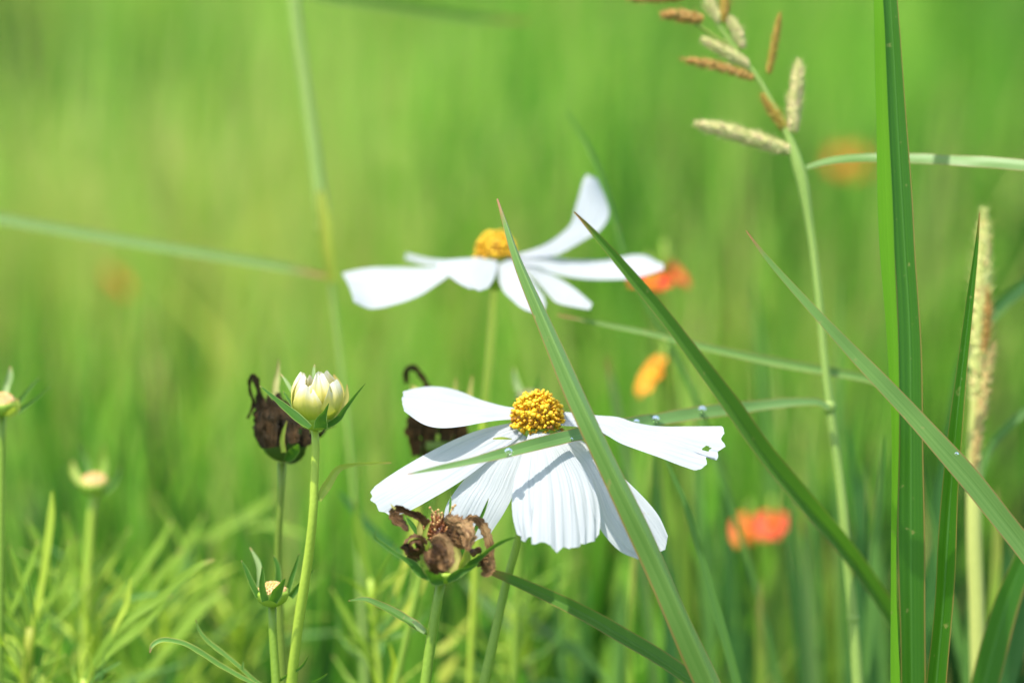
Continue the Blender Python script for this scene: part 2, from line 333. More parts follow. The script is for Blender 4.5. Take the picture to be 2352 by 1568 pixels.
def grass_mat():
    m, nt, nd, lk = newmat('meadow_grass')
    a = nd.new('ShaderNodeAttribute'); a.attribute_name = 'tint'
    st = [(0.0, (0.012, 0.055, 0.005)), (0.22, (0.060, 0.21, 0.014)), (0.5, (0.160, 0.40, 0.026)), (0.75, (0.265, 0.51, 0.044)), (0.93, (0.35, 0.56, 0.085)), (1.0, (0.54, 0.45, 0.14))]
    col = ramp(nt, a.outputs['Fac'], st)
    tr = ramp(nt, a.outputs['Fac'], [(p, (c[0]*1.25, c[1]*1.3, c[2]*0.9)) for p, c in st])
    surface(nt, col, tr, 0.33, 0.5, 0.35); return m
M['grass'] = grass_mat()
def soil_mat():
    m, nt, nd, lk = newmat('mossy_soil'); nz = objnoise(nt, 3.0, 8)
    surface(nt, ramp(nt, nz, [(0.3, (0.03, 0.06, 0.012)), (0.7, (0.10, 0.17, 0.03))]), (0, 0, 0), 0, 0.9, 0.2, nz, 0.02, 0.5); return m
M['soil'] = soil_mat()

# ------------------------------------------------------------------ ground and meadow
g = MB(); xs = np.linspace(-150, 150, 61)
gx, gy = np.meshgrid(xs, xs+100); g.grid(np.stack([gx, gy, 0*gx], -1))
tag(g.build('ground', M['soil']), kind='structure')

def meadow():
    def area(n, r0, r1, half, pw=1.0):
        r = r0 + (r1-r0)*rng.random(n)**pw; th = (rng.random(n)*2-1)*half
        return r*np.sin(th), r*np.cos(th)
    specs = [  # count, r0, r1, half-angle, height lo/hi, width lo/hi
        (4200, 0.76, 1.00, 0.55, 0.22, 0.41, 0.004, 0.0100),
        (17000, 0.92, 1.50, 0.55, 0.16, 0.40, 0.004, 0.0100),
        (15000, 1.3, 2.4, 0.50, 0.24, 0.46, 0.004, 0.009),
        (26000, 2.3, 5.0, 0.45, 0.28, 0.52, 0.005, 0.011),
        (20000, 4.8, 14.0, 0.45, 0.30, 0.56, 0.010, 0.022),
        (6000, 13.0, 60.0, 0.5, 0.35, 0.6, 0.04, 0.10)]
    X, Y, H, Wd, B, Sg = [], [], [], [], [], []
    for n, r0, r1, ha, h0, h1, w0, w1 in specs:
        x, y = area(n, r0, r1, ha, 1.0); X.append(x); Y.append(y)
        H.append(h0+(h1-h0)*rng.beta(2.2, 1.8, n)); Wd.append(w0+(w1-w0)*rng.random(n))
        b_ = 0.05 if r1 < 1.1 else 0.24 if r1 < 1.6 else 0.62; B.append(np.full(n, b_)); Sg.append(np.full(n, 0.40 if r1 < 1.1 else 0.32 if r1 < 1.6 else 0.15))  # near bands tinted darker: shade between the blades put into the colour
    X, Y, H, Wd, B, Sg = map(np.concatenate, (X, Y, H, Wd, B, Sg)); n = len(X); S = 6
    patch = np.array([0.75*mnoise.noise(Vector((x*9, y*2.2, 3.1)))+0.42*mnoise.noise(Vector((x*3.2, y*1.0, 8.7))) for x, y in zip(X, Y)])
    H = H*(1+0.22*np.array([mnoise.noise(Vector((x*1.1+9, y*0.6, 0.4))) for x, y in zip(X, Y)]))
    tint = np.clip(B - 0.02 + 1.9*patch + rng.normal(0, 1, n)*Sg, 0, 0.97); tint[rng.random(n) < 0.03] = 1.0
    la = rng.random(n)*2*np.pi; lean = np.abs(rng.normal(0.10, 0.12, n))*H; droop = rng.random(n)**2.2*0.55
    fa = rng.random(n)*2*np.pi
    t = np.linspace(0, 1, S)[None]
    dx, dy = np.cos(la)[:, None], np.sin(la)[:, None]
    out = lean[:, None]*t + (H*droop)[:, None]*t**3*0.7
    cz = H[:, None]*(t - droop[:, None]*0.55*t**3.2)
    cx, cy = X[:, None]+dx*out, Y[:, None]+dy*out
    w = Wd[:, None]*np.minimum(1, 1.15*(1-t)**0.55+0.02)*np.minimum(1, 0.55+t*1.6)
    # blade faces: half-way between random and across the lean
    ax, ay = np.cos(fa)[:, None], np.sin(fa)[:, None]
    v = np.empty((n, S, 2, 3)); v[:, :, 0, 0] = cx-ax*w/2; v[:, :, 1, 0] = cx+ax*w/2
    v[:, :, 0, 1] = cy-ay*w/2; v[:, :, 1, 1] = cy+ay*w/2; v[:, :, :, 2] = cz[:, :, None]
    idx = np.arange(n*S*2).reshape(n, S, 2)
    q = np.stack([idx[:, :-1, 0], idx[:, :-1, 1], idx[:, 1:, 1], idx[:, 1:, 0]], -1).reshape(-1, 4)
    me = bpy.data.meshes.new('grass'); nv, nq = n*S*2, len(q)
    me.vertices.add(nv); me.vertices.foreach_set('co', v.astype(np.float32).ravel())
    me.loops.add(nq*4); me.loops.foreach_set('vertex_index', q.astype(np.int32).ravel())
    me.polygons.add(nq); me.polygons.foreach_set('loop_start', np.arange(0, nq*4, 4, dtype=np.int32))
    me.polygons.foreach_set('use_smooth', np.ones(nq, bool))
    at = me.attributes.new('tint', 'FLOAT', 'POINT'); at.data.foreach_set('value', np.repeat(tint, S*2).astype(np.float32))
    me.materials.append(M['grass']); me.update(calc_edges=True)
    o = bpy.data.objects.new('grass', me); COL.objects.link(o)
    tag(o, 'bright green meadow grass filling the blurred background', 'grass', kind='stuff')
meadow()

# ------------------------------------------------------------------ builders for plants
def stem(parent, pts, rad, mat, name='stem', n=40, rough=0.0):
    mb = MB(); tube(mb, pts, rad, n=int(n*1.8), seg=12, rough=rough); return mb.build(name, mat, parent)
def leaf(parent, pts, w, mat, name='leaf', **k):
    mb = MB(); ribbon(mb, pts, w, **k); return mb.build(name, mat, parent)
def florets(parent, c, axis, r, h, n, flen, frad):
    A = unit(axis); X = unit(np.cross(A, [0.31, 0.8, 0.5])); Y = np.cross(A, X); c = np.asarray(c)
    core = MB(); ball(core, c, A, h*0.84, r*0.84, 12, 22, 0.5, hi=0.62); d = core.build('disc', M['floret_base'], parent)
    mb = MB()
    for i in range(n):
        z = 1-(i+0.5)/n*1.22; ph = i*2.39996; s = math.sqrt(max(0, 1-z*z)); up = z
        dirv = A*up + s*(math.cos(ph)*X+math.sin(ph)*Y); dirv = dirv/np.linalg.norm(dirv)
        pos = c + A*(h*0.80*up) + (r*0.80*s)*(math.cos(ph)*X+math.sin(ph)*Y)
        j = rng.normal(0, 0.32, 3); dd = unit(dirv + A*0.25 + j); L = flen*(0.65+0.8*rng.random())
        tn = np.clip(0.50+0.36*z+rng.normal(0, 0.24), 0, 1); q = rng.uniform(0.7, 1.3)
        tube(mb, [pos, pos+dd*L*0.55, pos+dd*L*0.86, pos+dd*L], [frad*0.7*q, frad*0.75*q, frad*(1.35 if q < 1.15 else 1.9)*q, frad*0.5*q], n=7, seg=6, tint=tn)
    f = mb.build('florets', M['florets'], parent); return d

def blade(name, pts, w, mat, label, cat='grass blade', group='long grass blades among the flowers', ground=True, spread=0.12, wend=None, **k):
    """pts = (px,py,dz) from the tip down; w in photo px"""
    ws = [w[i]*mpp(p[2]) for i, p in enumerate(pts)]; c = px3(pts)
    if ground: c, ws = to_ground(c, ws, spread, wend)
    if 'roll' in k and not isinstance(k['roll'], (int, float)) and ground: k['roll'] = list(k['roll'])+[k['roll'][-1]]*9
    mb = MB(); ribbon(mb, c, ws, n=k.pop('n', 170), **k)
    return tag(mb.build(name, mat, None, c[-1]), label, cat, group, 'thing')

# ------------------------------------------------------------------ near white flower
def near_flower():
    st = px3([(1232, 985, 4), (1224, 1040, 6), (1208, 1140, 8), (1188, 1245, 9), (1160, 1350, 9), (1138, 1450, 8), (1112, 1568, 7)])
    st, rr = to_ground(st, [x*mpp(0) for x in (9, 8.5, 8.5, 9, 10, 11, 12)], 0.04)
    t = thing('cosmos_flower', st[-1], 'large sharp white cosmos flower with golden centre and drooping petals', 'flower', 'white cosmos flowers')
    stem(t, st, rr, M['stem'], n=60)
    def pet(L, R, tip=None, **k):
        mb = MB(); loft(mb, L, R, tip, **k); return mb.build('petal', M['petal'], t)
    # upper left, lies flat, far edge above
    pet([(1195, 938, 6), (1150, 932, 9), (1100, 918, 12), (1060, 901, 15), (1020, 890, 17), (980, 888, 18), (943, 894, 17)],
        [(1195, 962, 0), (1150, 966, -2), (1105, 973, -5), (1060, 981, -7), (1010, 984, -8), (970, 974, -7), (928, 945, -3)],
        [(943, 894, 17), (936, 902, 14), (925, 908, 11), (926, 918, 8), (921, 924, 5), (923, 936, 1), (928, 945, -3)], bulge=0.05, seed=1, ng=4, groove=0.0002)
    pet([(1195, 968, 0), (1140, 977, 0), (1090, 990, -0.5), (1030, 1015, -1.0), (960, 1052, -1.5), (900, 1088, -2.5), (862, 1115, -3.0)],
        [(1210, 990, -2.0), (1160, 1028, -5.0), (1100, 1074, -7.5), (1050, 1110, -9.0), (1000, 1140, -10.0), (950, 1168, -10.5), (912, 1184, -10.0)],
        [(862, 1115, -3.0), (852, 1132, -4.0), (858, 1143, -5.0), (853, 1152, -6.0), (866, 1160, -7.0), (872, 1176, -8.0), (885, 1178, -8.5), (897, 1185, -9.5), (912, 1184, -10.0)], bulge=0.06, seed=2, ng=5)
    pet([(1205, 985, -1.0), (1165, 1006, -2.0), (1122, 1034, -3.5), (1088, 1066, -5.0), (1070, 1095, -6.0), (1045, 1128, -7.5), (1026, 1158, -8.5), (1018, 1190, -9.0)],
        [(1226, 992, -2.0), (1210, 1030, -4.5), (1200, 1065, -6.0), (1190, 1100, -7.5), (1176, 1142, -9.0), (1156, 1180, -10.5), (1140, 1204, -11.0), (1124, 1228, -11.5)],
        [(1018, 1190, -9.0), (1034, 1212, -9.5), (1046, 1218, -10.0), (1056, 1234, -10.0), (1070, 1236, -10.5), (1084, 1248, -11.0), (1098, 1240, -11.0), (1124, 1228, -11.5)], bulge=0.05, seed=3)
    pet([(1216, 988, -3), (1206, 1022, -8), (1194, 1062, -13), (1182, 1100, -17), (1176, 1140, -21), (1178, 1185, -24), (1188, 1225, -26)],
        [(1256, 990, -3), (1288, 1014, -8), (1326, 1054, -13), (1356, 1098, -17), (1373, 1145, -21), (1378, 1190, -24), (1374, 1226, -26)],
        [(1188, 1225, -26), (1198, 1241, -26), (1211, 1246, -27), (1219, 1236, -27), (1226, 1254, -27), (1240, 1255, -28), (1247, 1249, -28), (1277, 1276, -29), (1293, 1262, -28), (1308, 1268, -28), (1322, 1264, -28), (1330, 1253, -27), (1346, 1257, -27), (1354, 1246, -27), (1364, 1244, -26), (1374, 1226, -26)],
        bulge=0.10, seed=4, ng=8, groove=0.00022, m=65)
    pet([(1250, 988, -1), (1296, 1030, -6), (1336, 1080, -11), (1358, 1140, -15), (1372, 1200, -18), (1396, 1238, -20), (1428, 1268, -21), (1466, 1284, -22)],
        [(1276, 980, 1), (1316, 1000, -1), (1362, 1028, -4), (1400, 1068, -7), (1440, 1104, -10), (1484, 1148, -12), (1514, 1186, -14), (1534, 1230, -16)],
        [(1466, 1284, -22), (1480, 1284, -21), (1489, 1289, -21), (1505, 1284, -20), (1514, 1270, -19), (1526, 1266, -18), (1530, 1250, -17), (1534, 1230, -16)], bulge=0.07, seed=5, ng=5)
    pet([(1274, 944, 3), (1320, 948, 3), (1372, 955, 2), (1420, 959, 1), (1457, 971, 0), (1514, 980, -1), (1590, 980, -2), (1655, 979, -3)],
        [(1272, 976, -2), (1320, 980, -4), (1372, 990, -7), (1422, 1018, -10), (1463, 1034, -12), (1517, 1053, -14), (1556, 1068, -15), (1594, 1081, -16)],
        [(1655, 979, -3), (1662, 984, -4), (1664, 999, -5), (1656, 1014, -7), (1664, 1024, -8), (1667, 1034, -9), (1648, 1044, -10), (1650, 1055, -11), (1644, 1061, -11), (1620, 1056, -12), (1623, 1071, -14), (1608, 1079, -15), (1594, 1081, -16)],
        bulge=0.06, seed=6, ng=5, m=61, n=60, hole=(1620, 1028, -9, 10, 6))
    # two rear petals hidden behind the disc, seen from the side only
    pet([(1210, 955, 6), (1190, 958, 16), (1180, 966, 28)], [(1240, 955, 6), (1232, 957, 16), (1226, 964, 28)], None, seed=8)
    pet([(1244, 955, 6), (1262, 957, 16), (1275, 966, 28)], [(1266, 960, 4), (1310, 963, 12), (1335, 972, 22)], None, seed=9)
    c = P(1234, 962, 0); ax = UP*0.9 - FW*0.42
    florets(t, c, ax, 57*mpp(0), 62*mpp(0), 340, 0.0016, 0.00030)
    mb = MB(); lathe(mb, c - unit(ax)*0.001, -unit(ax), [(0.0052, -0.001), (0.005, 0.001), (0.003, 0.004), (0.0009, 0.0055)], bump=0.04); mb.build('calyx', M['cup'], t)
    # short green sepal poking over the left petal
    leaf(t, px3([(1132, 1007, -6), (1155, 1006, -6), (1176, 1008, -5)]), [3*mpp(0), 6*mpp(0), 2*mpp(0)], M['bract_green'], 'sepal', n=12)
near_flower()

def far_flower():
    cr = crop(761, 392, 0.33824); D = 60
    def z(l, d0, d1): n = len(l); return [(q[0], q[1], D + d0 + (d1-d0)*i/(n-1)) for i, q in enumerate(cr(l))]
    st = px3([(1138, 625, 62), (1134, 680, 62), (1130, 760, 62), (1121, 860, 63), (1112, 960, 64), (1104, 1080, 66)])
    st, rr = to_ground(st, [x*mpp(D) for x in (9, 9, 9.5, 10, 8, 7)], 0.03)
    t = thing('cosmos_flower', st[-1], 'soft focus white cosmos flower behind with one petal bent straight up', 'flower', 'white cosmos flowers')
    stem(t, st, rr, M['stem_bright'])
    def pet(L, R, tip=None, **k):
        mb = MB(); loft(mb, L, R, tip, **k); return mb.build('petal', M['petal'], t)
    pet(z([(1040, 600), (850, 640), (650, 660), (450, 658), (250, 662), (75, 695)], 4, 10), z([(1040, 645), (850, 695), (740, 760), (600, 850), (430, 910), (270, 938), (150, 890)], -2, -14), bulge=0.03, seed=1)
    pet(z([(1000, 598), (800, 606), (640, 592), (510, 562)], 10, 26), z([(1000, 620), (800, 640), (650, 640), (500, 600)], 6, 18), seed=2)
    pet(z([(1040, 588), (900, 595), (780, 606), (710, 630), (770, 690), (850, 755), (930, 800)], 0, -22), z([(1130, 600), (1125, 660), (1112, 715), (1090, 760), (1060, 795), (1000, 816)], -4, -26), bulge=0.06, seed=3)
    pet(z([(1120, 605), (1130, 720), (1170, 820), (1230, 880), (1290, 930), (1370, 965)], -3, -26), z([(1250, 600), (1310, 680), (1390, 780), (1450, 870), (1450, 940), (1410, 968)], -3, -24), bulge=0.08, seed=4)
    pet(z([(1250, 620), (1400, 760), (1480, 850), (1540, 900), (1680, 932), (1755, 945)], -2, -18), z([(1290, 610), (1450, 680), (1560, 740), (1660, 808), (1730, 868), (1772, 905)], 0, -12), bulge=0.05, seed=5)
    pet(z([(1240, 590), (1450, 580), (1600, 605), (1750, 612), (1900, 605), (2050, 575), (2150, 585), (2245, 645)], 4, 8), z([(1240, 630), (1400, 655), (1500, 700), (1700, 738), (1900, 745), (2050, 735), (2170, 705), (2260, 672)], -2, -8), bulge=0.05, seed=6)
    pet(z([(1240, 575), (1420, 520), (1540, 450), (1630, 360), (1660, 250), (1690, 150), (1712, 70), (1738, 28)], 4, 10), z([(1240, 600), (1500, 580), (1600, 540), (1720, 470), (1830, 400), (1885, 300), (1865, 200), (1800, 50)], 0, 4), bulge=0.04, seed=7)
    c = P(1138, 582, D); ax = UP*0.98 - FW*0.12
    florets(t, c, ax, 46*mpp(D), 50*mpp(D), 240, 0.0013, 0.00030)
    mb = MB(); lathe(mb, c - unit(ax)*0.0015, -unit(ax), [(0.0048, -0.001), (0.0044, 0.002), (0.0025, 0.005), (0.001, 0.0075)], bump=0.04); mb.build('calyx', M['stem'], t)
far_flower()

# ------------------------------------------------------------------ cream bud
def bud_petal(mb, c, A, X, Y, R, H, ph, half, off, top, seed):
    n, m = 20, 15; g = np.zeros((n, m, 3))
    for i in range(n):
        t = i/(n-1)
        for j in range(m):
            s = j/(m-1)*2-1; tt = t*(1-0.09*s**4)*top; r = R*(math.sin(math.pi*(0.10+0.725*min(tt, 1.1)))**0.75) + off
            r *= 1 - 0.05*abs(s)
            a = ph + s*half*(0.55+0.45*math.sin(math.pi*min(1, t*0.9+0.1)))
            wob = 0.00035*t*math.sin(4*s+seed*2.1)+0.0002*math.sin(9*s+seed)*t
            g[i, j] = c + A*(H*tt + wob*1.2) + (r+wob)*(math.cos(a)*X+math.sin(a)*Y)
    mb.grid(g)
def white_bud():
    cr = crop(553.4, 807, 0.22059); D = -4
    st = px3([(723, 980, D), (725, 1028, D), (722, 1100, D), (719, 1180, D), (707, 1290, D+2), (690, 1400, D+4), (678, 1490, D+6), (670, 1568, D+8)])
    st, rr = to_ground(st, [x*mpp(0) for x in (8.5, 9, 9.5, 10, 11, 12, 12, 13)], 0.04)
    t = thing('cosmos_bud', st[-1], 'cream white cosmos bud half open above pointed green sepals', 'flower bud')
    stem(t, st, rr, M['stem_lime'], n=60)
    A = unit(UP*0.97 - FW*0.18 + RT*0.04); X = unit(np.cross(A, FW)); Y = np.cross(A, X); base = P(724, 975, D)
    R, H = 61*mpp(D), 114*mpp(D)
    for k in range(8):
        mb = MB(); bud_petal(mb, base, A, X, Y, R, H, k*math.pi/4+0.35, 0.84, (0.0 if k % 2 else -0.0009), (1.0, .86, 1.08, .93, .82, 1.04, .9, 1.0)[k], k); mb.build('petal', M['bud'], t)
    mb = MB(); ball(mb, base+A*H*0.45, -A, H*0.36, R*0.6, 10, 16, bump=0.1, seed=3); mb.build('petal', M['bud'], t)
    mb = MB(); lathe(mb, base - A*0.0008, A, [(0.0009, -0.0004), (0.0030, 0.0004), (0.0040, 0.0018), (0.0044, 0.0036)]); mb.build('calyx', M['cup'], t)
    S = [([(720, 790), (600, 700), (470, 590), (330, 470), (195, 355)], (60, 100, 80, 42, 8), -6, -4, 'sepal', 25),
         ([(700, 780), (600, 640), (520, 530), (440, 412)], (50, 55, 38, 8), -2, 2, 'sepal', -20),
         ([(620, 700), (560, 480), (490, 340), (415, 233)], (40, 45, 38, 10), 6, 9, 'sepal_pale', 10),
         ([(760, 500), (752, 300), (758, 200), (768, 132)], (36, 34, 30, 8), 9, 11, 'sepal_pale', 0),
         ([(825, 795), (835, 720), (875, 630), (915, 538)], (150, 130, 50, 8), -7, -9, 'sepal', 15),
         ([(860, 790), (1000, 705), (1080, 600), (1180, 470), (1295, 332)], (70, 75, 52, 34, 8), -3, -4, 'sepal', 30),
         ([(900, 760), (1020, 560), (1010, 380), (965, 236)], (80, 130, 110, 12), 5, 6, 'bract', 10),
         ([(920, 780), (1040, 600), (1095, 470), (1105, 342)], (50, 70, 60, 10), 2, 3, 'bract', 25)]
    for pts, w, d0, d1, mt, roll in S:
        q = cr(pts); n = len(q)
        leaf(t, [P(x, y, D+d0+(d1-d0)*i/(n-1)) for i, (x, y) in enumerate(q)][::-1], [a*0.2206*mpp(D) for a in w][::-1], M[mt], 'sepal', roll=roll, cup=0.25, n=24, cols=7)
    leaf(t, px3([(899, 1062, 2), (850, 1064, 1), (807, 1067, 0), (775, 1078, -2), (752, 1112, -3), (730, 1148, -4)]), [a*mpp(0) for a in (3, 7, 9, 16, 22, 14)], M['bract_green'], 'leaf', roll=20, fold=0.3)
white_bud()

# ------------------------------------------------------------------ withered flowers
def dark_withered():
    cr = crop(553.4, 807, 0.22059); D = 24; s = 0.22059*mpp(D)
    st = px3([(647, 1062, D), (647, 1100, D), (642, 1180, D), (638, 1280, D+2), (642, 1400, D+4), (650, 1568, D+6)])
    st, rr = to_ground(st, [x*mpp(D) for x in (10, 8, 8, 9, 9, 10)], 0.03)
    t = thing('withered_flower', st[-1], 'blackened withered flower head with a hooked petal directly behind the cream bud', 'withered flower', 'withered cosmos heads')
    stem(t, st, rr, M['stem_dull'])
    A = unit(UP*0.98+RT*0.03-FW*0.1); base = P(*cr([(455, 1150)])[0], D)
    mb = MB(); lathe(mb, base, A, [(20*s, 0), (110*s, 25*s), (215*s, 120*s), (255*s, 250*s), (250*s, 380*s)], bump=0.05); mb.build('receptacle', M['cup_dark'], t)
    def rb(pts, w, mat, d0=0, d1=0, name='petal', roll=0, **k):
        q = cr(pts); n = len(q)
        leaf(t, [P(x, y, D+d0+(d1-d0)*i/(n-1)) for i, (x, y) in enumerate(q)], [a*s for a in w], M[mat], name, roll=roll, **k)
    kw = dict(crumple=0.00045, cfreq=420, ridge=0.0003, cup=0.3, n=40, cols=11)
    rb([(250, 1000), (215, 800), (215, 600), (205, 420)], (90, 170, 150, 30), 'dry_dark', -6, 0, seed=1, **kw)
    rb([(330, 1000), (310, 780), (320, 600), (270, 455)], (120, 170, 120, 24), 'dry_dark', -9, -4, seed=2, **kw)
    rb([(420, 980), (400, 760), (390, 560), (385, 425)], (120, 150, 130, 50), 'dry_dark', -8, -2, seed=3, **kw)
    rb([(560, 960), (520, 780), (480, 620), (455, 500)], (120, 160, 130, 24), 'dry_dark', -9, -3, seed=4, **kw)
    rb([(680, 980), (640, 820), (580, 680), (520, 520)], (120, 160, 150, 40), 'dry_dark', -6, 0, seed=5, **kw)
    rb([(700, 900), (820, 860), (900, 800), (990, 770)], (90, 50, 30, 8), 'dry_dark', 0, 4, seed=6, **kw)
    rb([(215, 780), (190, 560), (175, 380), (150, 290), (112, 245), (100, 330), (92, 430), (140, 515), (115, 600), (75, 695)], (60, 50, 60, 65, 40, 34, 30, 34, 30, 26), 'dry_dark', -2, 0, seed=7, crumple=0.0004, cfreq=500, n=60, cols=7)
    rb([(395, 75), (388, 200), (368, 330), (360, 470)], (6, 34, 62, 66), 'bract_old', 8, 4, 'bract', cup=0.3)
    rb([(480, 720), (445, 830), (430, 930), (445, 1050)], (8, 36, 50, 50), 'bract_green', -10, -9, 'bract', cup=0.3)
    rb([(600, 960), (570, 1020), (520, 1080), (470, 1140)], (10, 90, 110, 50), 'sepal', -11, -4, 'sepal', cup=0.2)
    rb([(660, 1000), (640, 1060), (560, 1120), (480, 1150)], (10, 60, 80, 50), 'cup_dark', -4, 0, 'sepal', cup=0.2)
dark_withered()

def brown_withered():
    cr = crop(830.1, 1129.9, 0.19858); D = -20; s = 0.19858*mpp(D)
    st = px3([(1014, 1334, D), (1009, 1358, D), (1002, 1395, D), (993, 1445, D), (985, 1505, D), (977, 1568, D)])
    st, rr = to_ground(st, [x*mpp(D) for x in (10, 10.5, 11, 11.5, 12, 12.5)], 0.03)
    t = thing('withered_flower', st[-1], 'crisp brown shrivelled flower head in front of the white petals', 'withered flower', 'withered cosmos heads')
    stem(t, st, rr, M['stem'], n=50)
    A = unit(UP*0.97+RT*0.03-FW*0.2); base = P(*cr([(925, 1045)])[0], D)
    mb = MB(); lathe(mb, base, A, [(50*s, -4*s), (130*s, 22*s), (200*s, 75*s), (225*s, 140*s), (190*s, 165*s), (60*s, 150*s)], bump=0.05); mb.build('receptacle', M['cup'], t)
    mb = MB(); lathe(mb, base+RT*20*s, A, [(150*s, 100*s), (175*s, 220*s), (170*s, 340*s), (150*s, 450*s), (60*s, 470*s)], bump=0.07); mb.build('seed_cup', M['bract_green'], t)
    def rb(pts, w, mat, d0=0, d1=0, name='petal', roll=0, **k):
        q = cr(pts); n = len(q)
        return leaf(t, [P(*x[:2], D+(x[2] if len(x) > 2 else d0+(d1-d0)*i/(n-1))) for i, x in enumerate(q)], [a*s for a in w], M[mat], name, roll=roll, **k)
    # seeds in the middle
    mb = MB(); c = P(*cr([(905, 470)])[0], D-1); X = unit(np.cross(A, FW)); Y = np.cross(A, X)
    ball(mb, c-A*40*s, A, 150*s, 130*s, 10, 16, 0.1, bump=0.15)
    for i in range(95):
        z = 1-(i+0.5)/95*1.15; ph = i*2.39996; r = math.sqrt(max(0, 1-z*z)); d = unit(A*z+r*(math.cos(ph)*X+math.sin(ph)*Y)); d = unit(d+A*0.5+rng.normal(0, 0.15, 3))
        p0 = c-A*40*s+(A*z*150+r*120*(math.cos(ph)*X+math.sin(ph)*Y))*s*0.85; L = (70+70*rng.random()*(0.4+max(z, 0)))*s; tn = np.clip(rng.normal(0.5, 0.2), 0, 1)
        tube(mb, [p0, p0+d*L*0.6, p0+d*L], [9*s, 13*s, 9*s], n=5, seg=6, tint=tn)
        if rng.random() < 0.5: ball(mb, p0+d*L*1.03, d, 14*s, 14*s, 5, 7, min(1, tn+0.3))
    for (x0, y0), (x1, y1) in (((860, 275), (795, 180)), ((1020, 260), (1055, 170)), ((1050, 210), (1085, 150)), ((905, 290), (890, 205)), ((940, 300), (930, 240))):
        a, b = P(*cr([(x0, y0)])[0], D-2), P(*cr([(x1, y1)])[0], D-2)
        tube(mb, [a, 0.5*(a+b), b], [9*s, 8*s, 6*s], n=6, seg=6, tint=0.95); ball(mb, b, UP, 15*s, 17*s, 6, 8, 0.9)
    mb.build('seeds', M['rust'], t)
    kw = dict(crumple=0.00028, cfreq=430, ridge=0.00020, n=90, cols=21)
    # hook on the left
    rb([(770, 400), (720, 320), (640, 265), (540, 230), (450, 195), (385, 195), (368, 260), (420, 330), (470, 370), (500, 410), (530, 445)], (50, 90, 90, 75, 90, 90, 120, 150, 90, 80, 40), 'dry', -2, -6, roll=15, seed=1, cup=0.4, **kw)
    rb([(335, 132), (360, 165), (392, 195)], (4, 22, 30), 'bract', -5, -5, 'petal_tip', n=10)
    # rolled ball
    cx, cy = 622, 628; sp = []
    for i in range(26):
        a = -0.6 + i*0.52; r = 10 + 4.7*i
        sp.append((cx + r*math.cos(a)*1.02, cy + r*math.sin(a)*1.0, -9 + i*0.12))
    rb(sp, [130]*25+[110], 'dry', roll=72, seed=2, cup=0.15, crumple=0.0003, cfreq=500, ridge=0.0002, n=120, cols=11)
    rb([(720, 660), (650, 735), (580, 700), (530, 600)], (120, 130, 140, 70), 'dry', -5, -5, seed=21, cup=-0.5, roll=-10, **kw)
    rb([(550, 640), (505, 635), (455, 640)], (80, 80, 20), 'dry_dark', -8, -9, seed=3, crumple=0.0005, cfreq=600, n=20)
    # front lump, folded over
    rb([(800, 590), (880, 535), (960, 560), (1005, 680), (1000, 820), (930, 910)], (60, 100, 130, 130, 120, 60), 'dry_light', -12, -14, roll=-25, seed=4, cup=-0.5, **kw)
    rb([(860, 560), (900, 640), (930, 760), (950, 860), (900, 930)], (110, 170, 150, 130, 70), 'dry', -13, -15, seed=5, cup=-0.5, **kw)
    rb([(770, 680), (800, 760), (850, 850), (900, 920)], (90, 140, 140, 60), 'dry', -12, -14, seed=6, cup=-0.4, roll=20, **kw)
    rb([(800, 660), (850, 700), (890, 780), (860, 880), (790, 890)], (80, 120, 110, 120, 50), 'dry', -15, -14, seed=7, cup=0.5, roll=35, **kw)
    # arch with cross ridges
    rb([(960, 330), (1030, 350), (1110, 390), (1180, 430), (1215, 500), (1220, 590), (1205, 670)], (90, 170, 220, 230, 200, 130, 50), 'dry_light', -5, -9, roll=-20, seed=8, cup=-0.55, crumple=0.0005, cfreq=520, ridge=0.00016, n=70, cols=21)
    rb([(990, 440), (1060, 520), (1130, 590), (1190, 650)], (130, 160, 130, 50), 'dry', -6, -6, seed=9, cup=-0.4, **kw)
    # right arch
    rb([(1185, 385), (1215, 335), (1280, 308), (1350, 330), (1410, 410), (1455, 520), (1482, 620), (1490, 720), (1475, 820), (1420, 910)], (40, 80, 95, 100, 105, 110, 100, 90, 120, 90), 'dry_light', -2, -5, roll=-12, seed=10, cup=-0.35, **kw)
    rb([(1500, 740), (1505, 820), (1500, 880), (1440, 930), (1390, 945)], (60, 90, 100, 90, 30), 'dry_light', -7, -8, seed=11, cup=0.4, roll=20, **kw)
    rb([(1330, 830), (1390, 790), (1450, 800), (1490, 860)], (60, 120, 120, 60), 'dry', -3, -6, seed=12, cup=0.4, **kw)
    mb = MB(); ball(mb, P(*cr([(1312, 690)])[0], D-4), RT, 62*s, 55*s, 12, 14, bump=0.7, freq=900, seed=2); mb.build('petal', M['dry'], t)
    for i, (x, y) in enumerate(((860, 880), (930, 860), (980, 760), (800, 700), (700, 560), (1150, 470), (1080, 420), (1460, 880), (420, 290))):
        a = rng.uniform(0, 6.28); L = rng.uniform(55, 95)
        rb([(x+L*math.cos(a), y+L*math.sin(a)), (x+L*0.3*math.cos(a+0.7), y+L*0.3*math.sin(a+0.7)), (x-L*0.5*math.cos(a-0.3), y-L*0.5*math.sin(a-0.3)), (x-L*math.cos(a-0.9), y-L*math.sin(a-0.9))],
           (20, rng.uniform(35, 60), rng.uniform(30, 55), 14), ('dry', 'dry_light')[i % 2], -17+rng.uniform(-1, 1) if 650 < x < 1050 and y > 500 else -10, -14 if 650 < x < 1050 and y > 500 else -9, roll=rng.uniform(-60, 60), seed=30+i, cup=rng.uniform(-0.7, 0.7), crumple=0.0004, cfreq=700, n=36, cols=9)
